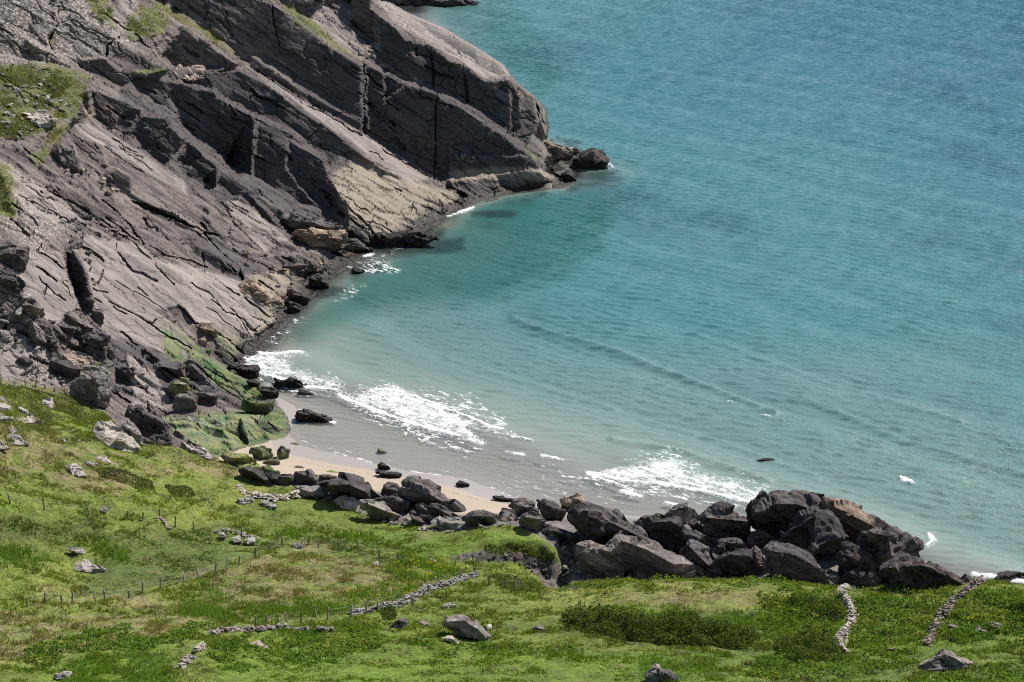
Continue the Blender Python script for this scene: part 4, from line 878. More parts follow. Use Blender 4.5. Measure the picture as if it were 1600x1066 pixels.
# --- the shore pile, left to right
for a in [
 ('dark','wedge boulder with black front at the left end of the shore pile',[(375,735),(384,730),(399,730.5),(408,736),(413,742),(423,750),(420,755),(410,751),(395,748),(378,742)],[(384,734),(398,738),(412,749)]),
 ('dark','squat grey boulder right of the black-fronted wedge boulder',[(413,741),(424,739),(434,745),(435,753),(432,757),(420,754)],None),
 ('dark','lumpy grey boulder just left of the square black block by the sand',[(434,744),(444,742),(456,741),(462,744),(458,758),(435,758)],None),
 ('dark','square black-fronted block at the upper edge of the beach',[(463,738),(473,735),(486,735),(494,742.5),(497,745.5),(496,758),(459,757),(462,747)],[(468,740),(482,744),(494,751)]),
 ('dark','low dark rock between the square black block and the sand',[(498,743),(513,742),(527,745),(512,751),(500,751)],None),
 ('dark','long humped grey outcrop sloping down beside the beach sand',[(498,754),(510,750),(528,744),(540,745.5),(560,748.5),(579,763.5),(599,775),(612,790),(598,790),(580,781),(555,775),(537,778),(528,779),(508,769),(498,761)],[(518,757),(545,757),(572,769)]),
 ('pale','pale streaked slab under the square black block',[(459,760),(495,760),(505.5,761),(510,771),(525,778.5),(519,784),(507,778),(489,775),(474,772)],None),
 ('pale','rounded cream lichen boulder at the grass edge under the humped outcrop',[(522,783),(540,774),(552,778.5),(562.5,787.5),(558,796),(540,793),(523.5,790)],None),
 ('lich','split pale boulder with dark hollow front right of the cream boulder',[(562,782),(578,780),(600,789),(625,806),(615,812),(598,807),(577,802),(562,794)],[(572,786),(600,797)]),
 ('dark','peaked boulder with dark overhang left of the great leaning slab',[(593,766.5),(596.5,760.5),(607,753),(614.5,756),(625,762),(628,768),(620,774),(610,782),(601,775)],[(604,764),(618,766)]),
 ('grey','great leaning flat slab with pointed top beside the beach',[(617.5,771),(630,766.5),(637,757),(646,755),(658,756),(662.5,748),(670,752),(685,766.5),(704.5,781.5),(721,795),(710.5,798),(697,794),(685,793),(673,793),(658,790),(640,790),(628,782)],[(640,763),(664,768),(690,783)]),
 ('dark','dark triangular boulder under the left foot of the great slab',[(606,779),(620,772),(637,783),(641.5,790.5),(638.5,802),(630,802),(615,797),(604,790)],[(622,784),(634,788)]),
 ('dark','small rounded grey boulder in front of the dark triangular boulder',[(640,798),(646,795),(653.5,801),(652,807),(641.5,806)],None),
 ('grey','many-sided grey block below the middle of the great slab',[(649,789),(661,785),(670,792),(670,804),(661,806),(652,801)],[(659,793),(665,798)]),
 ('dark','black-topped slab lying below the right end of the great slab',[(671,792),(676,788),(691,792),(707.5,801),(722.5,811),(709,814),(695.5,813),(685,811),(673,807)],[(680,793),(700,803)]),
 ('pale','white lichen crusted slab along the grass under the great slab',[(673,816),(683.5,809),(703,813),(724,810),(730,817.5),(736,823),(715,827),(703,828),(688,825)],None),
 ('pale','small upright white rock at the grass edge left of the white slab',[(629.5,810),(638.5,802.5),(641.5,811.5),(646,818),(631,820)],None),
 ('dark','thin dark slab between the upright white rock and the white slab',[(641.5,804),(655,807),(666,817),(647.5,821),(643,814)],None),
 ('dark','small dark rock filling the gap above the white slab',[(655,804),(673,804),(684,811),(670,817),(661,815)],None),
 ('grey','broad flat-topped grey boulder at the right end of the open sand',[(725.5,811),(739,800),(752.5,797),(769,798),(779.5,802.5),(779,814),(772,819),(757,818),(751,821),(734.5,822)],[(742,806),(765,807)]),
 ('dark','round dark boulder right of the flat-topped boulder',[(779,808),(784,796),(793,794),(805,797.5),(809.5,809.5),(805,817),(784,816)],[(788,801),(800,802)]),
 ('grey','tall cleft grey boulder behind the round dark boulder',[(794,791.5),(800.5,782),(817,781),(832,785.5),(844,796),(844,803),(829,804),(811,806),(806.5,798)],[(808,790),(832,794)]),
 ('grey','smooth loaf-shaped boulder above the corner of the grass mound',[(808,811),(817,803.5),(830.5,801),(844,803.5),(852,811),(850,821),(841,828),(826,822),(809.5,816)],[(822,808),(840,811)]),
 ('dark','layered dark boulder with hollow front right of the cleft boulder',[(842,784),(850,779.5),(859,782.5),(874,791.5),(883,797.5),(880,805),(868,813),(856,812),(845.5,798)],[(852,789),(872,797)]),
 ('tan','brown peaked boulder standing highest against the surf',[(877,791.5),(878.5,781),(887.5,777),(901,774),(910,779.5),(922,788.5),(930,797),(917.5,797),(904,797),(893,797),(884,796)],[(889,789),(903,779),(918,793)]),
 ('dark','big dark outcrop with a black cleft in the middle of the pile',[(889,799),(898,791.5),(919,793),(940,800.5),(978,817),(1000,822),(1026,847),(1056,870),(1040,870),(1010,856),(985,848),(955,850),(940,856),(922,850),(912,840),(895,826),(888,813)],[(903,806),(930,808),(945,820),(985,830),(1020,853)]),
 ('grey','huge folded grey outcrop at the edge of the pasture',[(905,852),(925,848),(945,855),(960,840),(975,835),(995,842),(1025,850),(1050,866),(1075,882),(1079,894),(1050,899),(1010,903),(985,899),(950,899),(915,895),(905,882)],[(925,857),(955,862),(972,845),(1008,858),(1050,880)]),
 ('dark','long low ridge rock above the rubble right of the mound',[(850,820),(859,821.5),(880,827.5),(901,835),(917.5,845.5),(916,850),(895,853),(880,846),(862,843),(848.5,831)],[(862,828),(890,838)]),
 ('dark','small black triangular rock behind the dark outcrop by the water',[(950.5,803.5),(961,796),(974.5,805),(985,817),(976,818),(959.5,811)],[(960,800),(972,810)]),
 ('tan','low tan rock left of the small black triangular rock',[(932.5,793),(944.5,792),(958,797.5),(950.5,805),(938.5,801)],None),
 ('weed','jagged black rock left of the round speckled boulder',[(994,815.5),(1002,809),(1009.5,808),(1020,809.5),(1030.5,803.5),(1041,806.5),(1032,814),(1011,820),(1000.5,822)],None),
 ('lich','round speckled boulder standing against the swash',[(1040,804),(1047,796),(1062,786),(1074,787),(1086,796),(1090,805),(1087.5,813),(1074,816),(1056,811)],[(1052,797),(1070,792)]),
 ('dark','large boulder with a deep black front below the round speckled one',[(1002,820),(1020,814),(1041,809.5),(1056,805),(1069.5,809.5),(1071,820),(1087.5,827.5),(1104,835),(1123.5,850),(1130,857.5),(1126.5,866),(1107,860),(1092,852),(1077,852),(1065,862),(1056,868),(1044,858),(1027.5,848),(1015.5,833)],[(1022,816),(1048,814),(1066,824),(1072,840),(1098,846)]),
 ('dark','small grey boulder between the speckled boulder and the dark pyramid',[(1070,815.5),(1087.5,811),(1096.5,820),(1101,833),(1087.5,827)],None),
 ('dark','dark pyramid boulder left of the highest domed boulder',[(1092,811),(1104,799),(1126.5,787),(1137,790),(1155,800.5),(1171.5,811),(1170,823),(1167,834),(1149,837),(1141.5,843),(1110,843),(1104,834),(1099.5,824)],[(1098,808),(1125,811),(1150,813),(1167,815)]),
 ('grey','tilted flat slab with a lit brown top below the dark pyramid',[(1063.5,857.5),(1071,854.5),(1078.5,845.5),(1089,848.5),(1107,859),(1126.5,869),(1116,880),(1110,889),(1104,892),(1089,882),(1077,876),(1062,866)],[(1075,851),(1090,867),(1108,884)]),
 ('dark','broad boulder with a wide black front at the pasture edge',[(1110,884.5),(1128,869.5),(1137,863.5),(1168.5,863.5),(1173,878.5),(1182,889),(1182,901),(1155,901),(1129.5,899),(1120,890)],[(1128,872),(1142,866),(1168,868)]),
 ('dark','small dark slab at the grass left of the wide black front',[(1101,897),(1111.5,884.5),(1119,883),(1126.5,890.5),(1130,900),(1101,902)],None),
 ('grey','low grey rock under the tilted brown slab',[(1078.5,880),(1089,883),(1102.5,892),(1099.5,900),(1084.5,895)],None),
 ('dark','arched dark rock beside the white stone',[(1116,846),(1138.5,838),(1152,838),(1162.5,847),(1168.5,858.5),(1158,861),(1150.5,853),(1137,851),(1128,855)],None),
 ('white','small white stone wedged under the dark pyramid boulder',[(1113,842.5),(1119,840),(1128,842),(1126.5,847),(1117.5,846.5)],None),
 ('tan','tan flat stone lying right of the white stone',[(1135.5,851),(1144.5,848.5),(1156.5,856.5),(1150.5,860),(1137,856)],None),
 ('pink','narrow pinkish stone right of the tan flat stone',[(1160,857),(1164,855),(1171.5,861),(1167,864)],None),
 ('grey','grey pillar rock right of the wide black front',[(1168.5,863),(1180,852),(1192,862),(1194,880),(1199,897),(1184,897),(1173,880)],[(1180,862),(1184,880)]),
 ('dark','rounded dark dome below the left foot of the highest boulder',[(1167,850),(1170,835),(1183.5,828),(1197,832),(1209,839.5),(1212,847),(1200,854),(1185,853),(1173,857)],[(1178,838),(1196,839)]),
 ('grey','long streaked boulder sloping down to the pasture in front',[(1195.5,860.5),(1212,847),(1224,847),(1245,854.5),(1267.5,868),(1281,878.5),(1293,890.5),(1303.5,902.5),(1297.5,911),(1275,912),(1257,908),(1233,906),(1212,900),(1200,897),(1195.5,880)],[(1210,862),(1240,866),(1268,882),(1290,900)]),
 ('dark','huge domed black boulder crowning the shore pile',[(1173,809.5),(1176,793),(1194,776.5),(1210.5,769),(1224,771),(1248,774),(1272,775),(1284,774),(1287,791.5),(1284,806),(1275,812),(1251,818),(1230,832),(1212,840),(1197,834),(1183.5,829),(1174.5,819)],[(1186,800),(1212,787),(1245,788),(1270,797)]),
 ('dark','big dark wedge with a flat shaded face in front of the domed boulder',[(1211,837),(1230,824.5),(1251,811),(1275,802),(1290,806.5),(1320,826),(1332,841),(1319,852),(1305,863),(1284,872),(1267.5,868),(1245,856),(1224,848)],[(1222,836,.5),(1274,806,.5),(1316,838,.8),(1270,858,1.1)]),
 ('tan','tan cracked rock mass with green streaks behind the dark wedge',[(1286,800),(1287,786),(1290,779.5),(1312.5,784),(1335,793),(1355,804),(1379,814),(1402,825.5),(1390,850),(1362,858),(1338,850),(1322,832),(1300,815)],[(1300,790,.5),(1330,805),(1365,822)]),
 ('dark','big brown-topped boulder at the seaward end of the pile',[(1350,862),(1348,835),(1379,813),(1402,825.5),(1418,835),(1431,848),(1437.5,855),(1437,864.5),(1444,876),(1457,892),(1400,896),(1380,890),(1358,880)],[(1362,832),(1388,838),(1393,868)]),
 ('weed','black weedy rock tapering into the sea at the right end',[(1376,890),(1400,876),(1444,874),(1457,887),(1470,888),(1489.5,895),(1510.5,905),(1505,914),(1470,916),(1437.5,920),(1392,922),(1372,910)],[(1400,886),(1440,884),(1480,898)]),
 ('weed','black recessed boulder under the tan rock mass',[(1306,866),(1322,852),(1345,850),(1366,862),(1382,882),(1378,900),(1340,905),(1312,898)],None),
 ('dark','low dark block at the grass below the seaward boulder',[(1312,905),(1322,893),(1345,886),(1362,893),(1376,905),(1372,920),(1340,918),(1316,914)],[(1330,896),(1355,898)]),
 ('tan','small tan knob below the dark wedge',[(1312.5,858),(1322,850.5),(1338,851),(1339,856),(1325,861)],None),
]:
    oo = np.array(a[2], float); oc = oo.mean(0); oo = oc + (oo - oc)*1.05
    rk(a[0], a[1], [tuple(q_) for q_ in oo], a[3], group=SH, res=.2, lean=28 if a[0] == 'pale' else 72, dk=.25 if a[0] == 'pale' else .42)
# --- on the sand and in the shallows
for a in [
 ('green','black boulder with a green right side on the sand',[(390,708),(393,700.5),(409.5,699),(424.5,702),(428,709.5),(409.5,718),(403.5,717.5)],[(408,703),(411,713)]),
 ('green','upright green boulder at the middle of the sand',[(431,709),(438,697.5),(444,697),(454.5,704),(450,711),(438,717)],[(440,702),(441,711)]),
 ('green','low dark green rock below the black and green boulder',[(409.5,721.5),(420,715.5),(433.5,715),(438,722),(433.5,726.5),(417,725)],None),
 ('green','smooth bright green slab sloping onto the sand',[(408,727),(424.5,726),(438,738),(433.5,743),(420,741),(408,735)],None),
 ('lime','grey and yellow-green rock at the upper left edge of the sand',[(343,714),(347.5,707),(370,707),(385,708),(397,714),(401.5,720),(385,727),(370,728),(355,725)],None),
 ('lime','flat yellow-green slab below the grey and yellow-green rock',[(371.5,727),(400,721.5),(412,731),(410,738),(395,733),(378,736)],None),
 ('weed','long black rock with a flat top in the wash',[(461,653),(463.5,642),(471,641),(495,646),(510,650),(517.5,656),(516,661.5),(504,661),(495,659),(465,658)],[(466,646),(492,650),(508,655)]),
 ('weed','black pointed rock at the lower end of the surf',[(460.5,615.5),(469.5,609.5),(480,610),(498,619),(492,621.5),(463.5,619)],None),
 ('weed','two-humped black rock in the white surf',[(427.5,600.5),(429,591.5),(441,593),(453,588.5),(468,594.5),(480,605),(474,608.5),(456,607),(444,610),(430.5,607)],[(436,596),(453,594),(468,601)]),
 ('weed','black ledge rock at the foot of the cliff beside the surf',[(360,572),(375,569),(402,574),(405,588.5),(390,591),(378,584),(360,578)],None),
 ('weed','small black rock below the cliff-foot ledge rock',[(384,596),(397.5,591.5),(406.5,600.5),(400.5,605),(388,602)],None),
 ('weed','low black and green rock left of the pointed surf rock',[(399,607.5),(411,603.5),(435,611),(436.5,616.5),(417,621)],None),
 ('weed','little black rock peeping from the upper surf',[(418.5,588.5),(427.5,585),(433.5,588.5),(429,592.5)],None),
 ('green','green-topped rock with a black left end beside the stream of foam',[(381,635),(387,624.5),(393,624.5),(429,626),(430.5,633.5),(418.5,642),(391.5,647)],[(388,628),(410,633)]),
 ('weed','small dark rock alone on the wet sand',[(713.5,756),(718,751),(724,752),(734.5,757),(725.5,761),(715,759.5)],None),
 ('weed','flat thin ledge rock at the far right of the sand',[(769,775.5),(785,776),(802,780),(800.5,782.5),(779.5,783),(770,779)],None),
 ('weed','dark wet rock with a green back at the tide edge',[(590,726),(595,721.5),(602.5,726),(610,730),(606,735),(590.5,731)],None),
 ('weed','flat dark slab in front of the wet rock with the green back',[(585,736.5),(592,736),(610,739.5),(628,741),(626.5,745),(613,747),(599.5,744),(587,741)],None),
 ('green','tiny green rock in the swash above the tide edge',[(588,708),(592,700),(598,703),(604,706),(596,709)],None),
]:
    rk(a[0], a[1], a[2], a[3], cat='rock', group=BB, res=.16, lean=62, dk=.38)
for l_, (u_, v_, w_) in (('scrap of green seaweed on the sand right of the upright green boulder',(467,730,9)),('scrap of green seaweed in the middle of the dry sand',(519,737,9)),('dark green scrap of seaweed by the wet sand edge',(460,693.5,8)),('thin green weed scrap at the top of the shore pile',(564,747,7))):
    rk('lime' if 'middle' in l_ else 'green', l_, [(u_-w_, v_), (u_-w_*.4, v_-1.6), (u_+w_*.5, v_-.8), (u_+w_, v_+1.2), (u_, v_+1.6)], None, cat='seaweed', group='scraps of seaweed on the sand', res=.12, lean=4, d=.08, sink=.1)
# --- rocks in the sea
rk('weed','dark brown islet rock standing in the sea off the headland',[(892,262),(897,248),(910,236),(930,230),(945,233),(952,248),(950,263),(935,268),(905,267)],[(905,245),(926,239),(930,255)],cat='sea rock',name='sea_rock',z=-.3,lean=60)
rk('tan','sunlit tan ledge of rock at the foot of the headland',[(831.7,218),(845,209),(870,220),(892,233),(896,243),(858.7,252),(838.5,246)],[(850,225),(875,235)],cat='sea rock',name='sea_rock',z=.1,lean=35)
rk('weed','small black rock between the headland point and the islet rock',[(875.6,271),(889,263),(901,281),(886,284.5)],None,cat='sea rock',name='sea_rock',z=-.1)
rk('weed','tiny black rock touching the tip of the tan ledge',[(891,235),(899,232),(907,237),(899,241)],None,cat='sea rock',name='sea_rock',z=0)
rk('weed','long black ledge lying low in the water under the cliff',[(568,379),(590,369),(610,365),(649,362),(685,372.5),(670,378),(652,384),(604,388.5),(580,386)],[(600,371),(650,367)],cat='sea rock',name='sea_rock',z=-.2)
rk('weed','small wet brown rock awash in the green inlet',[(547,424),(554,417),(570.5,423),(566,430),(556,430)],None,cat='sea rock',name='sea_rock',z=-.1)
rk('weed','black rock swept by foam at the right edge of the picture',[(1551,906),(1560,899),(1575,894),(1600,898),(1625,905),(1625,912),(1580,911)],None,cat='sea rock',name='sea_rock',z=-.2)
rk('weed','dark weed-covered rock just awash far out from the beach',[(1178,721),(1190,717.5),(1204,716.5),(1212,718.5),(1198,721.5)],None,cat='sea rock',name='sea_rock',z=-.15,res=.12,d=.2)
for k, (o_, l_) in enumerate([([(640,-4),(660,-6),(690,-4),(720,-2),(750,4),(735,9),(690,10),(650,11),(630,6)],'low dark shore rocks far across the water at the top edge'),([(590,-20),(640,-25),(690,-18),(700,-4),(660,2),(620,6),(590,4)],'brown rocky bank behind the headland at the top edge')]):
    rk('dark' if k == 0 else 'grey', l_, o_, None, cat='rocky shore', name='rocky_shore', z=-.2 if k == 0 else .3, lean=30)
# --- blocks lying on the cliff
for a in [
 ('lich','great round lichen-spotted boulder at the top of the pasture',[(100.5,606.5),(108,599),(126,585.5),(139.5,579.5),(156,576.5),(169.5,582.5),(172.5,591.5),(169.5,612.5),(163.5,630.5),(151.5,634),(141,628),(124.5,623),(105,617)],[(128,591),(150,592),(154,622)]),
 ('dark','upright dark slab with a streaked shaded face beside the pasture',[(197,650),(203,636.5),(213,633.5),(240,650),(262,662),(270,690),(268,698),(240,694),(222,692),(213,672)],[(206,640,.5),(214,637,.5),(258,664,.6),(264,692,.6)]),
 ('pale','broad pale lichen outcrop at the pasture left of the upright dark slab',[(144,671),(150,657.5),(162,656),(180,665),(195,671),(207,684.5),(217.5,702),(210,707),(187.5,704),(165,697),(151.5,690)],None),
 ('lich','rounded grey lump between the pale outcrop and the upright dark slab',[(187.5,660),(199.5,656),(214.5,668),(220.5,680),(219,696),(207,690),(196.5,675)],None),
 ('pale','long pale outcrop at the left edge above the pasture',[(-8,617),(9,621.5),(30,635),(45,647),(67.5,660),(57,662),(30,660),(-8,660)],None),
 ('lime','cube-shaped rock with a bright yellow-green top in a dark hollow',[(268,600),(271,592),(285,588.5),(297,591.5),(293,608),(276,616),(264,610)],[(271,600),(293,601)]),
 ('grey','purple rounded boulder below the yellow-green topped rock',[(271.5,627.5),(277.5,615.5),(297,614),(309,620),(307.5,636),(294,638),(274.5,642)],[(280,621),(300,623)]),
 ('grey','roof-like slab bridging a dark gap right of the purple boulder',[(288,612),(315,611),(343.5,615.5),(339,624),(336,633),(330,633),(324,622.5),(307.5,619.5)],[(300,615),(336,619)]),
 ('dark','dark triangular slab face above the roof-like slab',[(289.5,568),(300,567.5),(343.5,614),(318,612),(298,614),(298.5,592),(291,586)],[(300,571,.6),(336,609,.6)]),
 ('grey','pale-topped rock with a shaded side in the upper left grass',[(76.5,242),(89,225),(96,228),(114,238.5),(122,247.5),(121.5,265),(108,266),(93,257)],[(91,231),(96,252)]),
 ('white','flat white slab lying on the upper left grass',[(44,183),(60,175.5),(79.5,178.5),(89,188),(75,196),(60,200),(45,189)],[(50,184,.8),(60,194,.8),(84,189,.8)]),
 ('pink','pointed pale block with a dark underside above the long lit slab',[(93,175),(103.5,156),(111,145.5),(120,157.5),(142.5,175.5),(142,185),(127.5,183),(111,177)],[(104,169),(120,168),(138,179)]),
 ('pink','tent-shaped block perched on the middle of the upper cliff',[(269,113.5),(279,100.5),(315,105),(324,115.5),(306,128.5),(276,121)],[(281,104),(302,125)]),
 ('pink','small pink block near the top of the headland ridge',[(558,73.5),(568.5,64),(585,81),(575,89),(562,86)],None),
 ('tan','small flat slab capping the dark overhang on the headland',[(592,102),(602,99.5),(622.5,113),(609,112)],None),
 ('grey','flat ledge slab above a black gap near the waterline',[(437,343),(444.5,327),(477.5,336),(507.5,342),(537.5,352.5),(536,360),(515,362),(464,348.5)],[(441,341,.8),(470,345,.8),(515,357,.8)]),
 ('tan','tan weathered block under the flat ledge slab',[(452,365.5),(461,359),(497,359),(543.5,361.5),(546.5,367),(537.5,377),(512,386),(491,387.5),(476,377),(462.5,377)],[(465,365),(500,368),(535,368)]),
 ('dark','brown triangular rock at the water right of the tan block',[(530,389.5),(542,375),(557,372),(585.5,392.5),(570,394),(551,393)],None),
 ('dark','dark hollow-fronted rock at the water below the tan block',[(447.5,420),(452,405),(467,399),(485,408),(509,420),(507.5,429),(485,428),(470,426)],None),
 ('weed','black rock dropping into the green inlet',[(480.5,432),(494,426),(512,441),(513.5,448),(492.5,450),(482,442)],None),
 ('weed','striped black rock at the waterline below the inlet',[(447.5,460),(453.5,446.5),(470,452.5),(483.5,467.5),(482,472),(468.5,477),(450.5,468)],None),
 ('weed','small black rock below the striped waterline rock',[(447.5,482),(452,470.5),(470,479.5),(470,485.5),(453.5,489)],None),
 ('tan','narrow tan rock left of the small black waterline rock',[(425,471.5),(429.5,458.5),(444.5,470.5),(444.5,482),(434,481.5)],None),
 ('tan','lumpy tan rock on the slab above the waterline',[(380,443),(390.5,436),(401,439),(417.5,452.5),(422,467),(414.5,475),(395,467),(374,458),(372.5,450.5)],[(392,444),(410,456)]),
 ('tan','jutting tan block over a black hole low on the slab',[(305,509),(326,505),(342.5,518.5),(336.5,529),(324.5,521),(311,516)],None),
 ('dark','brown rock wedged below the lumpy tan rock',[(404,482),(416,476.5),(426.5,487),(428,494.5),(416,491)],None),
 ('tan','tan stone in the hole under the jutting block',[(309.5,530),(320,526),(323,534),(312.5,539)],None),
 ('green','small green stone deep in the black hole',[(320,545),(330.5,546),(324.5,556)],None),
 ('grey','long tilted block lying across the left slab',[(19.5,475),(43.5,465),(54,466.5),(70.5,480),(54,491.5),(45,488),(19.5,479)],[(24,472),(48,477),(62,483)]),
 ('grey','upright grey rock below the long tilted block',[(40.5,517),(49.5,498),(69,517.5),(72,535),(60,540),(49.5,530)],[(52,506),(57,528)]),
 ('grey','squared block at the lower end of the dark gash',[(100.5,493),(114,486),(129,487.5),(146,512.5),(129,513.5),(105,503)],[(106,492),(134,510)]),
 ('grey','long pale block below the squared block',[(88.5,506.5),(96,501),(123,513),(128,524.5),(115.5,525.5),(105,519.5)],None),
 ('dark','thin leaning slab left of the long pale block',[(82.5,511),(111,529.5),(103.5,536.5),(90,525)],None),
 ('dark','dark cobble in the foot of the dark gash',[(141,487),(144,481.5),(157.5,483),(162,493),(147,499)],None),
 ('white','white rock at the left edge below the long tilted block',[(-6,512),(19.5,516),(24,525),(15,532),(-6,533.5)],None),
 ('grey','flat grey slab over a black gap in the lower rubble',[(129,526),(142.5,516),(172.5,525),(157.5,541),(142.5,546)],[(136,526),(158,533)]),
 ('grey','small upright stone in front of the flat grey slab',[(166.5,543),(172.5,540),(178.5,551),(169.5,558)],None),
 ('pink','rounded pale pink rock above the great lichen boulder',[(97.5,556),(114,550.5),(135,553.5),(147,565),(135,572),(111,570)],None),
 ('dark','dark boulder in shade under the rounded pale pink rock',[(75,572),(93,562.5),(111,570),(129,577),(105,590),(82,583)],[(90,568),(112,576)]),
 ('dark','dark jagged block at the left edge above the left slab',[(-6,388),(20,378),(45,385),(42,415),(25,422),(-6,404)],None),
 ('dark','dark cobble heap rock below the jagged block at the left edge',[(-6,425),(20,428),(38,444),(30,456),(-6,452)],None),
 ('grey','wedge stone above the dark gash at the head of the great slab',[(108,374),(118,368),(130,376),(124,388),(110,386)],None),
]:
    rk(a[0], a[1], a[2], a[3], group=CB, lean=22 if a[0] in ('pale', 'white', 'pink') else 60, res=.22, sink=1.2, dk=.22 if a[0] in ('pale', 'white', 'pink') else .36)
# --- stones in the pasture
for a in [
 ('pale','swan-shaped pale rock in the left pasture, its broad lower half',[(106.5,886),(120,878),(132,872),(150,882),(165,890.5),(163.6,894),(129,894),(111,890)],[(118,883),(134,878),(152,888)]),
 ('pale','curled upper stone leaning behind the broad swan-shaped rock',[(103.6,858),(117,854),(132,860),(138,872),(131,879),(121,868)],None),
 ('pink','squat red-topped stone in the bright lower pasture',[(390,1005),(405,1001),(419,1010),(414,1016),(396,1014)],None),
 ('white','pale stone at the bottom left corner of the pasture',[(84,1056),(99,1048),(112.6,1051),(108,1061),(87,1061)],None),
 ('lich','leaning grey stone left of the biggest field boulder',[(609,981),(624,963.7),(639,971),(636,982.5),(615,984)],[(622,970),(632,974)]),
 ('pink','knobbly pink stone between the leaning stone and the biggest field boulder',[(654,970.5),(669,971),(676.7,979),(666,982.5),(657,979)],None),
 ('lich','biggest field boulder, long and split, with a dark front',[(690,977),(699,965),(723,960.7),(741,974),(768,995),(759,1002),(738,997),(708,988)],[(702,970),(725,967),(746,984),(758,996)]),
 ('pale','low pale stone in front of the biggest field boulder',[(690,997.5),(708,993.7),(720,1001.5),(717,1008),(699,1002)],None),
 ('white','flat pale stone in the hollow above the biggest field boulder',[(688.7,946),(702,941.7),(715.7,945),(708,949.5),(691.7,949.5)],None),
 ('white','small white stone right of the biggest field boulder',[(758,977.5),(768,975),(768.5,982),(761,984)],None),
 ('lich','half-buried grey stone at the left end of the dark brambles',[(831,981),(843,976.5),(855,983.5),(840,986)],None),
 ('lich','big grey boulder in the bracken at the lower right',[(1432,1041),(1453,1028),(1474,1016),(1498,1025),(1522,1036.5),(1507,1043),(1474,1048),(1444,1049.5)],[(1452,1032),(1476,1022),(1505,1036)]),
 ('pink','long pinkish stone near the right edge',[(1537,975),(1549,969.6),(1564,975.6),(1575,987),(1567,990.5),(1549,982)],None),
 ('pink','small pinkish stone left of the long pinkish stone',[(1521,987),(1528,977),(1542,987),(1537,993.5)],None),
 ('grey','round brown stone right of the seaward drystone wall',[(1479,979.5),(1489,972.6),(1499,981),(1489,986)],None),
 ('pale','low pale stone left of the big grey boulder in the bracken',[(1378,1035),(1390,1031),(1402,1037.5),(1387,1040)],None),
 ('lich','grey stone cut by the bottom edge of the picture',[(1006,1052),(1025,1038),(1050,1048),(1062,1066),(1010,1068)],None),
 ('tan','tan stone in the bracken between the two right-hand walls',[(1386,1014),(1402,1011),(1394,1018)],None),
 ('white','left stone of the three white stones in the walled field',[(340,834),(350,831.6),(353,838.5),(344,839)],None),
 ('white','middle stone of the three white stones in the walled field',[(361,840),(374,836),(378,846),(365,847.6)],None),
 ('white','right stone of the three white stones in the walled field',[(381,843),(392,839.5),(400,847),(386,849.7)],None),
 ('white','white flat rock on the heather slope at the left',[(100.5,728),(120,724),(136,743),(114,745)],None),
 ('white','sharp white rock right of the white flat rock on the slope',[(147,716),(162,712),(183,728),(162,728)],None),
 ('pale','thin pale stone touching the sharp white rock',[(130.5,721),(153,724),(147,730),(132,725.5)],None),
 ('white','tooth-shaped white stone on the slope under the great lichen boulder',[(63,628.5),(81,621.5),(85,631),(82.5,639),(70.5,635)],None),
 ('pale','pale hummock stone at the left edge of the slope',[(9,685.5),(16.5,678.5),(30,681.5),(47,694.5),(37.5,697.5),(10.5,695)],None),
 ('white','small standing stone behind the pale hummock stone',[(12,668),(18,664.5),(25,674),(18,680)],None),
 ('white','white stone cut by the left edge below the hummock stone',[(-8,690),(-2,688),(14,700),(-8,703)],None),
 ('white','bone-white stone in the grass below the far fence',[(530,854.5),(538,852),(548,856),(542,858)],None),
 ('pale','grey stone at the corner post of the far fence',[(455,850),(462,847),(472,852),(466,858),(458,857)],None),
 ('pink','pale stone left of the gully bank',[(668,874),(675,872),(681,876),(674,879)],None),
 ('white','thin white stone at the top of the fenced slope',[(580,880),(590,877),(594,883),(586,885)],None),
 ('white','pale stone in the scrub at the bottom of the left pasture',[(284,1030),(296,1024),(308,1027),(300,1033)],None),
 ('pale','small brown stone alone on the smooth left slope',[(155,796),(161,791),(169,795),(164,801)],None),
 ('pale','long white-topped stone set in the cliff foot beside the pasture',[(280,694),(296,692),(318,702),(332,715),(322,719),(300,709)],None),
]:
    rk(a[0], a[1], a[2], a[3], cat='stone' if 'boulder,' not in a[1] else 'boulder', name='field_stone' if 'boulder' not in a[1] else 'field_boulder', group=GB, res=.1, sink=.4, lean=10 if a[0] in ('pale', 'white', 'pink') else 32, dk=.2 if a[0] in ('pale', 'white', 'pink') else .3)
# ------------------------------------------------------------------ loose rubble: a few shapes, every stone an object of its own
def hull_stone(sd):
    r_ = np.random.default_rng(sd); V_ = r_.normal(size=(16, 3)); V_ /= np.linalg.norm(V_, axis=1, keepdims=True); V_ *= r_.uniform(.8, 1.1, (16, 1)); V_ *= np.array([1, .75, .6])*.5
    import bmesh
    bm = bmesh.new(); [bm.verts.new(v) for v in V_]; bmesh.ops.convex_hull(bm, input=bm.verts)
    bmesh.ops.delete(bm, geom=[v for v in bm.verts if not v.link_faces], context='VERTS')
    bmesh.ops.triangulate(bm, faces=bm.faces); bm.verts.index_update()
    Vv = np.array([v.co[:] for v in bm.verts]); Tt = np.array([[v.index for v in f.verts] for f in bm.faces]); bm.free()
    for _ in range(2): Vv, Tt = subdiv(Vv, Tt)
    Vv = Vv + vnormals(Vv, Tt)*(.09*fbm(Vv*3.5 + sd, 3, sd))[:, None]
    return Vv, Tt
STONES = [hull_stone(s) for s in range(40, 48)]
PROTO = {}
def stone_mesh(mat, k):
    if (mat, k) not in PROTO: PROTO[(mat, k)] = mesh_np('stone', STONES[k][0], STONES[k][1], RM[mat], False)
    return PROTO[(mat, k)]
LOOSE = []
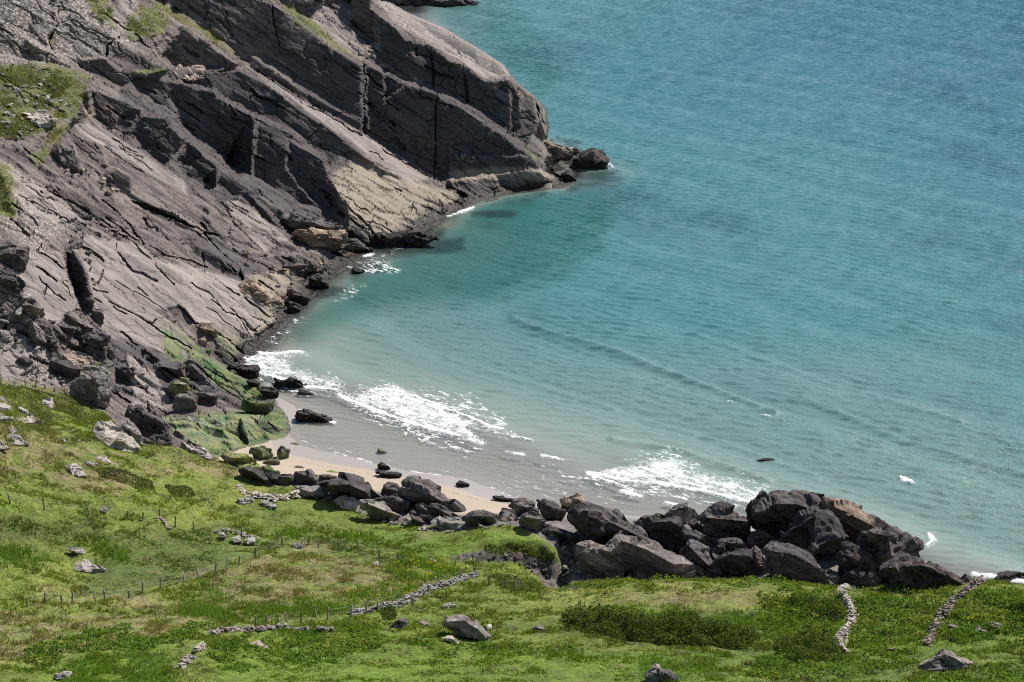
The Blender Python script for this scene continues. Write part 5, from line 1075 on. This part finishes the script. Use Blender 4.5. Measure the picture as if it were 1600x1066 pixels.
def scatter(poly, n, mats, size, label, group):
    p = np.array(poly, float); lo, hi = p.min(0), p.max(0); c = 0; tries = 0
    while c < n and tries < n*60:
        tries += 1; u = random.uniform(lo[0], hi[0]); v = random.uniform(lo[1], hi[1])
        if sdist(np.array([u]), np.array([v]), p)[0] < 0: continue
        t_ = t_hit(u, v)[0]; P_ = CAM + rays(u, v)*t_; s = math.exp(random.uniform(math.log(size[0]), math.log(size[1])))
        LOOSE.append((s/t_, s, P_, random.choice(mats), random.randrange(8), label, group,
            (s*random.uniform(.9, 1.5), s*random.uniform(.8, 1.2), s*random.uniform(.7, 1.1)), (random.uniform(-.4, .4), random.uniform(-.4, .4), random.uniform(0, 6.28)))); c += 1
def place_loose(limit):
    from mathutils import Matrix, Euler
    LOOSE.sort(key=lambda a: -a[0]); rest = {}
    for k, (_, s, P_, mat, kind, label, group, sc, ro) in enumerate(LOOSE):
        loc = (P_[0], P_[1], P_[2] + .1*s)
        if k < limit:
            o_ = link('stone', stone_mesh(mat, kind)); o_.location = loc; o_.scale = sc; o_.rotation_euler = ro
            tag(o_, label, 'stone', group)
        else: rest.setdefault('m', []).append((mat, (STONES[kind][0]*np.array(sc))@np.array(Euler(ro).to_matrix()).T + np.array(loc), STONES[kind][1]))
    L_ = rest.get('m', []); Vs = []; Ts = []; mi = []; nv = 0; mats = sorted({a[0] for a in L_})
    for mat, V_, T_ in L_: Vs.append(V_); Ts.append(T_ + nv); nv += len(V_); mi += [mats.index(mat)]*len(T_)
    me = mesh_np('rubble', np.concatenate(Vs), np.concatenate(Ts), None)
    for m_ in mats: me.materials.append(RM[m_])
    me.polygons.foreach_set('material_index', np.array(mi, np.int32))
    tag(link('rubble', me), 'small loose stones strewn between boulders, banks and ledges', 'rubble', kind='stuff')
scatter([(830,806),(868,832),(905,860),(915,890),(890,900),(878,880),(868,850),(845,828)], 70, ['grey','lich','pale','pink'], (.35, 1.0), 'loose stone of the rubble strip at the right edge of the grass mound', 'rubble beside the grass mound')
scatter([(880,893),(930,896),(1085,899),(1085,905),(1000,906),(900,905)], 26, ['pale','lich','pink'], (.3, .8), 'small pale stone along the pasture edge under the folded outcrop', 'pale stones under the folded outcrop')
scatter([(560,797),(640,818),(740,824),(780,816),(800,814),(780,825),(700,832),(630,828),(560,802)], 34, ['pale','white','lich'], (.3, .9), 'small white stone along the grass edge below the great leaning slab', 'white stones below the great slab')
scatter([(420,752),(520,784),(560,800),(520,790),(440,762)], 14, ['pale','lich'], (.3, .8), 'small pale stone along the grass edge below the square black block', 'pale stones below the square block')
scatter([(600,782),(680,805),(730,812),(690,816),(640,812),(600,800)], 26, ['dark','grey'], (.5, 1.4), 'dark rubble stone jammed between the boulders under the great slab', 'rubble under the great slab')
scatter([(930,838),(1100,838),(1110,895),(1060,890),(1000,846)], 16, ['dark','grey'], (.6, 1.5), 'dark rubble stone jammed between the middle shore boulders', 'rubble between the shore boulders')
scatter([(1160,840),(1210,846),(1200,890),(1160,880)], 10, ['dark','grey'], (.6, 1.4), 'dark rubble stone in the gap below the domed boulder', 'rubble below the domed boulder')
scatter([(0,440),(60,470),(100,540),(60,585),(0,580)], 44, ['grey','dark','pale'], (.5, 1.9), 'broken stone of the rubble at the lower left of the cliff', 'rubble at the cliff foot')
scatter([(110,530),(240,560),(250,600),(180,620),(170,580),(120,560)], 30, ['dark','grey'], (.5, 1.8), 'broken stone in the hollow right of the rounded pale pink rock', 'rubble in the dark hollow')
scatter([(95,330),(130,318),(180,355),(195,380),(140,372),(105,355)], 34, ['grey','dark','lich'], (.5, 1.4), 'stone of the scree above the great lit slab', 'scree above the great slab')
scatter([(130,375),(146,400),(150,480),(165,520),(146,500),(136,440)], 14, ['dark','grey'], (.5, 1.3), 'stone fallen into the dark gash in the great slab', 'stones in the gash')
scatter([(60,215),(120,240),(200,310),(160,300),(90,260)], 22, ['grey','pink','lich'], (.5, 1.6), 'stone on the ledge below the pointed pale block', 'stones on the upper ledge')
scatter([(5,110),(100,130),(95,175),(30,225),(0,215)], 75, ['white','pale','pink'], (.45, 1.5), 'small pale stone scattered on the upper left grass of the cliff', 'stones on the cliff grass')
scatter([(360,380),(480,420),(470,470),(430,490),(380,440)], 26, ['tan','dark'], (.5, 1.6), 'broken stone above the striped waterline rock', 'stones above the waterline')
scatter([(470,390),(560,395),(530,430),(500,425)], 20, ['dark','weed','tan'], (.5, 1.5), 'broken stone at the water below the tan weathered block', 'stones below the tan block')
scatter([(185,185),(240,200),(250,250),(210,230)], 14, ['dark','pink'], (.5, 1.4), 'broken stone in the gully high on the cliff', 'stones in the high gully')
scatter([(90,672),(150,680),(140,690),(95,690)], 16, ['pale','lich'], (.3, .8), 'pale stone of the tumbled row left of the broad pale outcrop', 'tumbled row of stones')
scatter([(20,575),(100,590),(100,612),(40,600)], 16, ['pale','lich','grey'], (.4, 1.1), 'pale stone beside the upper fence left of the great lichen boulder', 'stones beside the upper fence')
scatter([(700,870),(760,864),(820,866),(860,885),(880,905),(840,900),(800,880),(720,880)], 40, ['grey','dark','lich'], (.25, .7), 'stone showing in the bare earth bank of the gully', 'stones in the gully bank')
place_loose(240)
# drystone walls: one wall, one mesh of fitted stones
def wall(pts, h, wdt, label, mat, n_per_m=9, sz=(.28, .6), gaps=0):
    p = np.array(pts, float); P_ = CAM + rays(p[:, 0], p[:, 1])*t_hit(p[:, 0], p[:, 1])[:, None]
    seg = np.linalg.norm(np.diff(P_[:, :2], axis=0), axis=1); cl = np.concatenate([[0], np.cumsum(seg)]); Lt = cl[-1]
    Vs = []; Ts = []; nv = 0
    for k in range(int(Lt*n_per_m*2.2)):
        s = random.uniform(0, Lt)
        if gaps and vnoise(np.array([[s*.7, pts[0][0], 0]]), 5)[0] < gaps: continue
        x_ = np.interp(s, cl, P_[:, 0]); y_ = np.interp(s, cl, P_[:, 1]); i = min(np.searchsorted(cl, s), len(P_)-1); i = max(i, 1)
        dx, dy = (P_[i, :2] - P_[i-1, :2])/max(seg[i-1], 1e-6); off = random.gauss(0, wdt*.38); hh_ = random.uniform(0, 1)*h*1.25*max(.15, 1 - abs(off)/wdt)*(0.6 + .8*vnoise(np.array([[s*.5, 3.3, pts[0][1]]]), 8)[0])
        x_ += -dy*off; y_ += dx*off; V0, T0 = STONES[random.randrange(8)]; sc = random.uniform(*sz)
        a = random.uniform(0, 6.28); ca_, sa_ = math.cos(a), math.sin(a)
        Q_ = V0*np.array([sc*1.3, sc, sc*.8]); Q_ = np.stack([Q_[:, 0]*ca_ - Q_[:, 1]*sa_, Q_[:, 0]*sa_ + Q_[:, 1]*ca_, Q_[:, 2]], 1)
        Vs.append(Q_ + np.array([x_, y_, float(gz(x_, y_)) + hh_ + .05])); Ts.append(T0 + nv); nv += len(V0)
    org = P_.mean(0); ob = link('drystone_wall', mesh_np('drystone_wall', np.concatenate(Vs) - org, np.concatenate(Ts), RM[mat], False)); ob.location = org
    tag(ob, label, 'stone wall', 'tumbled drystone walls in the pasture')
wall([(372,764),(380,772),(392,779),(405,780),(425,783),(440,780),(452,779),(470,775),(482,778)], .55, .7, 'broken pale drystone wall running to the shore boulders', 'pale', 9, (.35, .8), .2)
wall([(372,789),(382,787),(398,786),(411,788),(418,793),(428,797)], .4, .5, 'short second row of pale stones just below the broken wall', 'pale', 8, (.35, .8), .25)
wall([(548,960),(566,955),(582,953),(600,948),(620,944),(640,936),(652,930),(670,920),(690,916),(702,913),(718,908),(735,904),(745,901)], .42, .5, 'white drystone wall climbing from the field hollow to the yellow irises', 'white', 12, (.28, .55), .10)
wall([(326,990),(340,987),(362,985),(385,984),(420,984),(450,983),(490,987),(520,990)], .28, .5, 'low drystone wall along the top of the bright lower field', 'lich', 10, (.28, .6), .12)
wall([(1334,915),(1322,921),(1310,930),(1318,940),(1327,950),(1332,962),(1331,972),(1322,985),(1312,997),(1308,1008),(1316,1016)], .6, .5, 'crooked drystone wall in the bracken, left of the two on the right', 'pale', 11, (.28, .55), .08)
wall([(1535,912),(1522,917),(1512,928),(1500,938),(1486,945),(1480,958),(1468,967),(1463,977),(1457,988),(1452,1000),(1444,1012)], .65, .55, 'seaward drystone wall in the bracken at the far right', 'pink', 11, (.25, .5), .12)
wall([(318,833),(330,829),(345,827),(360,829),(376,833),(388,842),(405,845)], .35, .5, 'faint curved row of stones behind the three white stones', 'pale', 5, (.2, .45), .3)
wall([(282,1050),(292,1035),(300,1028),(310,1020),(318,1012)], .35, .5, 'overgrown line of stones at the lower left of the bright field', 'pale', 5, (.25, .5), .3)
wall([(1312,917),(1330,914),(1345,914),(1362,913),(1378,912)], .3, .6, 'pale stones on the brow below the seaward boulder', 'pale', 7, (.25, .55), .2)
wall([(246,823),(256,826),(262,829)], .3, .4, 'small stone heap by the field bank in the left pasture', 'pink', 8, (.3, .5), 0)
# ------------------------------------------------------------------ fences: posts with two strands of wire
g = NT('weathered_wood'); P = g.pos(); n_ = g.noise(g.mapping(P, scale=(6, 6, 1)), 3, 4, .6)
WOOD = g.done(g.princ(g.mix(n_, (.16, .14, .115), (.38, .34, .285)), .9, g.bump(n_, .5, .02)).outputs[0])
g = NT('silvered_wood'); n_ = g.noise(g.mapping(g.pos(), scale=(6, 6, 1)), 3, 4, .6)
PALEWOOD = g.done(g.princ(g.mix(n_, (.40, .37, .32), (.58, .54, .48)), .9).outputs[0])
g = NT('fence_wire'); wn_ = g.princ((.22, .21, .20), .5); wn_.inputs['Metallic'].default_value = .6; WIRE = g.done(wn_.outputs[0])
def post_mesh(hgt, mat, sd):
    r_ = random.Random(sd); V_ = []; T_ = []; k = 8
    for j, (z_, rad) in enumerate(((-.3, .09), (hgt*.45, .085), (hgt*.9, .078), (hgt, .04))):
        for i in range(k):
            a = i*2*math.pi/k; q_ = rad*(1 + r_.uniform(-.12, .12)); V_.append((q_*math.cos(a) + .02*j*r_.uniform(-1, 1), q_*math.sin(a), z_))
    for j in range(3):
        for i in range(k): T_.append((j*k+i, j*k+(i+1) % k, (j+1)*k+(i+1) % k, (j+1)*k+i))
    V_.append((0, 0, hgt + .01)); V_.append((0, 0, -.3))
    for i in range(k): T_.append((3*k+i, 3*k+(i+1) % k, 4*k, 4*k)); T_.append(((i+1) % k, i, 4*k+1, 4*k+1))
    me = bpy.data.meshes.new('post'); me.from_pydata(V_, [], [tuple(dict.fromkeys(t)) for t in T_]); me.materials.append(mat); return me
PM = [post_mesh(1.25, WOOD, 1), post_mesh(1.15, WOOD, 2), post_mesh(1.3, PALEWOOD, 3), post_mesh(1.05, WOOD, 4)]
def fence(posts, label, pale=()):
    Q_ = []
    for (u, v) in posts:
        P_ = CAM + rays(u, v)*t_hit(u, v)[0]; Q_.append((P_[0], P_[1], float(gz(P_[0], P_[1]))))
    root = bpy.data.objects.new('post_and_wire_fence', None); COL.objects.link(root); root.location = Q_[0]; root.empty_display_size = .5
    tag(root, label, 'fence', 'post and wire fences across the pasture')
    tops = []
    for i, q_ in enumerate(Q_):
        o_ = link('post', PM[2] if i in pale else PM[random.choice((0, 1, 3))], root); o_.location = Vector(q_) - root.location
        o_.rotation_euler = (random.gauss(0, .07), random.gauss(0, .09), random.uniform(0, 6.28)); o_.scale = (1, 1, random.uniform(.85, 1.12))
    for hgt in (.62, 1.0):
        V_ = []; T_ = []
        for i in range(len(Q_)-1):
            a = np.array(Q_[i]) - np.array(Q_[0]) + [0, 0, hgt]; b_ = np.array(Q_[i+1]) - np.array(Q_[0]) + [0, 0, hgt]; m_ = (a+b_)/2 - [0, 0, .04]
            for e0, e1 in ((a, m_), (m_, b_)):
                t_ = (e1-e0)/np.linalg.norm(e1-e0); s_ = np.cross(t_, [0, 0, 1]); s_ /= np.linalg.norm(s_); w_ = np.cross(s_, t_); k = len(V_)
                for e in (e0, e1): V_ += [e + .009*s_, e + .009*w_, e - .009*s_, e - .009*w_]
                T_ += [(k+q, k+(q+1) % 4, k+4+(q+1) % 4, k+4+q) for q in range(4)]
        link('wire', mesh_np('wire', np.array(V_), np.array(T_), WIRE), root)
fence([(2,602),(23,604),(40,606),(55,606),(71,608),(85,612),(96,612)], 'short fence on the slope below the great lichen boulder\'s left side', (1,))
fence([(16,784),(69,793),(140,803),(200,811),(223,814),(249,811),(274,824),(303,828),(378,836)], 'fence crossing the left pasture above the grassy field bank')
fence([(42,950),(69,944),(98,949),(113,949),(150,943),(165,943),(202,938),(223,928),(251,918),(289,911),(310,901),(337,893),(355,890),(373,883),(399,874),(423,863),(440,855)], 'long diagonal fence climbing below the swan-shaped rock', (9, 10, 12))
fence([(435,846),(471,857),(482,852),(498,857),(530,863),(560,864),(593,875),(623,879)], 'fence running from the diagonal fence down to the grass mound', (1,))
fence([(494,963),(512,967),(549,962),(572,957),(590,953),(620,941),(646,945),(669,927),(681,919),(720,907),(743,900)], 'fence beside the white drystone wall in the hollow', (2, 8))
fence([(399,977),(416,978),(435,977),(449,974),(470,972)], 'short fence at the top of the bright lower field')
fence([(743,901),(765,912),(783,918),(805,924),(819,922)], 'fence dropping into the gully below the earth bank')
pr = Vector(CAM + rays(92, 609)*t_hit(92, 609)[0]); o_ = link('fence_rail', post_mesh(3.2, PALEWOOD, 9)); o_.location = pr; o_.rotation_euler = (0, math.radians(64), math.radians(18))
tag(o_, 'pale wooden rail leaning from the last fence post to the great lichen boulder', 'rail')
# ------------------------------------------------------------------ grass and leaves: small faces carrying their own pigment
g = NT('foliage'); tc = g.attr('tint').outputs['Color']
df = g.n('ShaderNodeBsdfDiffuse'); g.set(df.inputs[0], tc); tr = g.n('ShaderNodeBsdfTranslucent'); g.set(tr.inputs[0], g.mix(1.0, tc, (1.15, 1.2, .6), 'MULTIPLY'))
ms = g.n('ShaderNodeMixShader'); ms.inputs[0].default_value = .42; g.set(ms.inputs[1], df.outputs[0]); g.set(ms.inputs[2], tr.outputs[0]); LEAF = g.done(ms.outputs[0])
def blades(name, B, hgt, wid, col, nb, splay, label, cat):
    """B: base points; nb blades a tuft, leaning out by splay"""
    n = len(B); k = n*nb; b_ = np.repeat(B, nb, 0); h_ = np.repeat(hgt, nb)*RNG.uniform(.6, 1.15, k); w_ = np.repeat(wid, nb)*RNG.uniform(.7, 1.3, k)
    a = RNG.uniform(0, 2*np.pi, k); sp = splay*RNG.uniform(.2, 1.3, k)*h_
    b_ = b_ + np.stack([RNG.normal(0, .09, k), RNG.normal(0, .09, k), np.full(k, -.03)], 1)
    side = np.stack([-np.sin(a + RNG.normal(0, .6, k)), np.cos(a), np.zeros(k)], 1)*w_[:, None]*.5
    tip = b_ + np.stack([np.cos(a)*sp, np.sin(a)*sp, h_], 1)
    V_ = np.stack([b_ - side, b_ + side, tip], 1).reshape(-1, 3); T_ = np.arange(k*3).reshape(-1, 3)
    c_ = np.repeat(col, nb, 0)*RNG.uniform(.80, 1.20, (k, 1)); c_ = np.repeat(c_, 3, 0)
    return tag(link(name, mesh_np(name, V_, T_, LEAF, False, {'tint': c_})), label, cat, kind='stuff')
def inpoly(u, v, polys, jit=0):
    m = np.zeros(u.shape, bool)
    for q_ in polys: m |= (sdist(u, v, q_) + jit) > 0
    return m
def grid_at(G, x, y):
    i = np.clip(np.searchsorted(TX, x), 0, len(TX)-1); j = np.clip(np.searchsorted(TY, y), 0, len(TY)-1); return G[j, i]
n = 260000
gx_ = RNG.uniform(-77, 66, n); gy_ = RNG.uniform(150, 262, n); gz_ = gz(gx_, gy_); gu, gv = proj(np.stack([gx_, gy_, gz_], 1))
ok = (gu > -220) & (gu < 1800) & (gv > 560) & (gv < 1260) & (grid_at(grassm, gx_, gy_) > .6) & ((sdist(gu, gv, CLIFF) < 4) | (gy_ < 240))
gx_, gy_, gz_, gu, gv = gx_[ok], gy_[ok], gz_[ok], gu[ok], gv[ok]
pp = p3(gx_, gy_); tall = np.clip(.5 + 1.3*fbm(pp*.55, 3, 501), 0, 1); smooth = inpoly(gu, gv, [[(240,690),(450,765),(640,830),(600,850),(430,810),(250,760)],[(560,835),(700,825),(870,830),(870,880),(700,870)],[(170,845),(420,845),(300,910),(140,925)],[(880,925),(1300,925),(1250,955),(860,960)],[(330,1020),(560,1010),(1000,1040),(1000,1100),(330,1100)]])
H = (.09 + .30*tall**2)*np.where(smooth, .55, 1); col = gcolor(gx_, gy_, gz_)*1.12
dryt = (fbm(pp*.8, 3, 341+10) > .36) & ~smooth; col[dryt] = col[dryt]*.5 + np.array([.21, .17, .085])*.5
blades('grass', np.stack([gx_, gy_, gz_], 1), H, .05 + .05*tall, col, 4, .8, 'rough pasture grass with tussocks and dry seed heads', 'grass')
# turf on the cliff ledges
TURF = [[(-40,100),(60,98),(135,115),(138,140),(118,182),(60,215),(-40,218)],[(-40,228),(15,260),(26,335),(-40,335)],[(262,8),(285,22),(330,48),(370,82),(360,84),(310,52),(270,30)],[(205,15),(250,0),(270,12),(262,50),(210,65),(190,50)],[(440,2),(470,18),(520,58),(560,90),(545,88),(500,60),(440,16)],[(120,-20),(160,-20),(185,45),(165,35),(140,15)],[(210,108),(262,108),(262,115),(205,122)],[(90,195),(115,180),(110,200),(80,230),(66,222)],[(40,240),(80,225),(80,240),(60,262)],[(-40,585),(45,598),(110,612),(160,640),(210,690),(-40,690)],[(125,573),(160,570),(160,580),(130,582)]]
tu_ = RNG.uniform(-40, 570, 330000); tv_ = RNG.uniform(-20, 692, 330000); k = inpoly(tu_, tv_, TURF, 2.5*RNG.normal(size=330000) - 4 + 16*fbm(p3(tu_/16, tv_/16), 4, 601)); tu_, tv_ = tu_[k], tv_[k]
TP = CAM + rays(tu_, tv_)*t_hit(tu_, tv_)[:, None]; nz = fbm(TP*.35, 3, 511)
tc_ = np.where((nz > .05)[:, None], np.array([.15, .175, .05]), np.array([.25, .245, .10])); tc_[RNG.random(len(tc_)) < .22] = (.22, .19, .11)
blades('ledge_turf', TP, .07 + .16*np.clip(nz + .4, 0, 1), np.full(len(TP), .13), tc_, 3, .9, 'olive turf growing on the ledges of the cliff', 'turf')
# flag irises: tall upright leaves, some in yellow flower
IRIS = [[(-20,866),(20,856),(55,862),(86,880),(75,891),(-20,891)],[(606,892),(640,878),(680,876),(742,880),(742,899),(690,910),(620,905)],[(540,927),(600,920),(652,914),(644,938),(590,946),(545,944)],[(415,948),(470,940),(550,946),(545,956),(480,963),(425,961)],[(430,828),(484,834),(478,846),(430,842)],[(525,835),(580,830),(590,848),(540,856)],[(150,866),(195,866),(206,884),(150,880)],[(255,955),(290,947),(400,944),(458,955),(420,975),(330,968)]]
REED = [[(105,1035),(180,1022),(262,1024),(280,1075),(95,1075)],[(840,962),(1000,945),(1250,960),(1400,984),(1180,984),(900,974)],[(1130,972),(1250,958),(1335,972),(1310,1004),(1180,1000)],[(320,900),(390,960),(250,965)],[(420,985),(540,972),(600,985),(480,1000)],[(1000,1030),(1120,1030),(1120,1060),(1000,1060)]]
def bed(polys, n, hgt, col, name, label, cat, flowers=None, wid=.055):
    u_ = RNG.uniform(-30, 1630, n); v_ = RNG.uniform(820, 1075, n); k = inpoly(u_, v_, polys, 3*RNG.normal(size=n)); u_, v_ = u_[k], v_[k]
    B_ = CAM + rays(u_, v_)*march(u_, v_)[:, None]; B_[:, 2] = gz(B_[:, 0], B_[:, 1]); nz_ = fbm(B_*.6, 2, 521)
    k = nz_ > -.28; B_ = B_[k]; nz_ = nz_[k]
    c_ = np.array(col)*(1 + .35*nz_)[:, None]
    blades(name, B_, hgt*(1 + .3*nz_), np.full(len(B_), wid), c_, 5, .28, label, cat)
    if flowers:
        u_ = RNG.uniform(500, 760, 3000); v_ = RNG.uniform(825, 945, 3000); k = inpoly(u_, v_, flowers); u_, v_ = u_[k][:130], v_[k][:130]
        B_ = CAM + rays(u_, v_)*march(u_, v_)[:, None]; B_[:, 2] = gz(B_[:, 0], B_[:, 1]) + hgt*RNG.uniform(.75, 1.1, len(B_))
        blades('iris_flowers', B_, np.full(len(B_), .12), np.full(len(B_), .10), np.tile([.62, .50, .04], (len(B_), 1)), 4, .9, 'yellow iris flowers above the leaf beds in the hollow', 'flowers')
bed(IRIS, 70000, .78, (.13, .215, .035), 'flag_iris', 'beds of tall green flag iris leaves in the wet hollows', 'irises', IRIS[1:3] + IRIS[5:6])
bed(REED, 60000, .48, (.13, .215, .04), 'rushes', 'bands of bright green rushes across the lower pasture', 'rushes', wid=.05)
def leaves(B, size, col, up=.55):
    n = len(B); nrm = RNG.normal(size=(n, 3)); nrm[:, 2] = np.abs(nrm[:, 2]) + up; nrm /= np.linalg.norm(nrm, axis=1, keepdims=True)
    t1 = np.cross(nrm, RNG.normal(size=(n, 3))); t1 /= np.linalg.norm(t1, axis=1, keepdims=True); t2 = np.cross(nrm, t1)
    s = (size*RNG.uniform(.6, 1.4, n))[:, None]
    V_ = np.stack([B - t1*s, B + t2*s*.42, B + t1*s, B - t2*s*.42], 1).reshape(-1, 3)
    c_ = np.repeat(col*RNG.uniform(.6, 1.35, (n, 1)), 4, 0); return V_, np.arange(n*4).reshape(-1, 4), c_
def mound_pts(polys, n, hgt, edge_px, sd, base=.0, jit=6, gap=-9):
    lo = np.min([np.min(np.array(q_), 0) for q_ in polys], 0); hi = np.max([np.max(np.array(q_), 0) for q_ in polys], 0)
    u_ = RNG.uniform(lo[0]-jit, hi[0]+jit, n); v_ = RNG.uniform(lo[1]-jit*.7, hi[1]+jit*.7, n); d_ = np.full(n, -99.)
    for q_ in polys: d_ = np.maximum(d_, sdist(u_, v_, q_))
    B_ = CAM + rays(u_, v_)*march(u_, v_)[:, None]; B_[:, 2] = gz(B_[:, 0], B_[:, 1])
    f_ = np.clip((d_ + jit*fbm(p3(B_[:, 0], B_[:, 1])*.45, 4, sd) + 2)/edge_px, 0, 1)*(fbm(p3(B_[:, 0], B_[:, 1])*.5, 3, sd+9) > gap); k = f_ > .02; B_, f_ = B_[k], f_[k]
    top = hgt*f_**.6*(.15 + 1.4*np.clip(vnoise(p3(B_[:, 0], B_[:, 1])*.8, sd+3), 0, 1)); r_ = RNG.random(len(B_))**.6
    B_[:, 2] += top*r_ + base; return B_, r_
BRK = [[(1180,928),(1300,916),(1322,930),(1318,1008),(1200,1000)],[(1335,925),(1480,915),(1500,925),(1455,1000),(1340,1030),(1325,990)],[(1505,920),(1650,916),(1650,1012),(1470,1002),(1478,965)],[(880,920),(1080,901),(1300,907),(1320,917),(1080,911),(890,929)],[(330,1005),(560,985),(700,1000),(560,1022),(340,1045)],[(1180,1022),(1430,1034),(1380,1064),(1180,1064)],[(620,1000),(760,1005),(900,1015),(700,1030)],[(300,985),(340,990),(330,1000),(250,1010)],[(560,968),(640,990),(760,985),(800,965),(700,1000),(580,995)],[(1240,1070),(1650,1050),(1650,1100),(1240,1100)],[(60,1010),(200,985),(280,1000),(180,1030),(40,1040)]]
B_, r_ = mound_pts(BRK, 190000, .5, 12, 531, jit=26, gap=-.25)
c_ = np.tile([.15, .225, .036], (len(B_), 1)); q_ = fbm(B_*.5, 3, 541); c_[q_ > .12] = (.115, .195, .03); c_[q_ < -.22] = (.22, .27, .05)
V_, T_, c_ = leaves(B_, .17, c_)
tag(link('bracken', mesh_np('bracken', V_, T_, LEAF, False, {'tint': c_})), 'bright green bracken fronds covering the right and lower pasture', 'bracken', kind='stuff')
def bush(poly, n, hgt, col, name, label, cat, size=.14, jit=5):
    B_, r_ = mound_pts([poly], n, hgt, 8, 551 + len(poly), jit=jit); org = B_.mean(0); c_ = np.tile(col, (len(B_), 1)); k = RNG.random(len(c_)) < .16; c_[k] *= np.array([1.9, 1.7, 1.2])
    k = RNG.random(len(c_)) < .07; c_[k] = (.13, .09, .055)
    V_, T_, c_ = leaves(B_ - org, size, c_, .35); o_ = link(name, mesh_np(name, V_, T_, LEAF, False, {'tint': c_})); o_.location = org
    tag(o_, label, cat)
bush([(880,968),(930,962),(1000,970),(1080,975),(1150,985),(1185,998),(1160,1012),(1100,1008),(1020,1000),(960,996),(900,982)], 34000, 1.7, (.085, .125, .03), 'bramble_thicket', 'long dark bramble thicket across the lower right pasture', 'brambles')
bush([(1212,1005),(1260,994),(1310,1004),(1318,1030),(1250,1036),(1212,1022)], 9000, 1.0, (.085, .125, .03), 'bramble_thicket', 'dark bramble bush just left of the foot of the crooked wall', 'brambles')
bush([(1205,945),(1240,940),(1300,944),(1326,960),(1290,971),(1225,958)], 7000, .9, (.095, .145, .032), 'bramble_thicket', 'dark green bramble patch against the upper left side of the crooked wall', 'brambles')
bush([(152,735),(185,738),(238,753),(238,763),(200,760),(165,747)], 7000, .55, (.075, .085, .035), 'heather_shrub', 'dark heather on the slope right of the white flat rock', 'shrub', .09)
bush([(260,760),(300,763),(302,773),(275,772)], 3000, .45, (.08, .10, .03), 'heather_shrub', 'small dark heather clump lower down the smooth left slope', 'shrub', .09)
bush([(596,955),(604,950),(614,952),(619,960),(612,967),(600,966)], 1300, .55, (.085, .125, .03), 'bramble_thicket', 'small dark bush between the fence and the leaning grey stone', 'brambles', .13, 1)
bush([(230,692),(270,696),(330,716),(372,735),(368,741),(320,728),(260,712),(235,702)], 6000, .5, (.14, .14, .06), 'heather_shrub', 'brown-green scrub line along the top edge of the smooth slope by the upright slab', 'shrub', .09)
bush([(1570,955),(1620,950),(1620,985),(1585,978)], 3500, .8, (.095, .145, .032), 'bramble_thicket', 'dark bush cut by the right edge of the picture', 'brambles')
bush([(760,858),(800,856),(846,860),(872,878),(868,884),(840,868),(800,862),(762,864)], 5000, .35, (.16, .185, .05), 'grass_fringe', 'overhanging turf fringe along the lip of the gully bank', 'turf', .1)
bush([(770,899),(810,906),(850,918),(840,927),(795,922)], 6000, .5, (.10, .145, .035), 'bramble_thicket', 'green scrub filling the gully below the bare earth bank', 'brambles', .11)
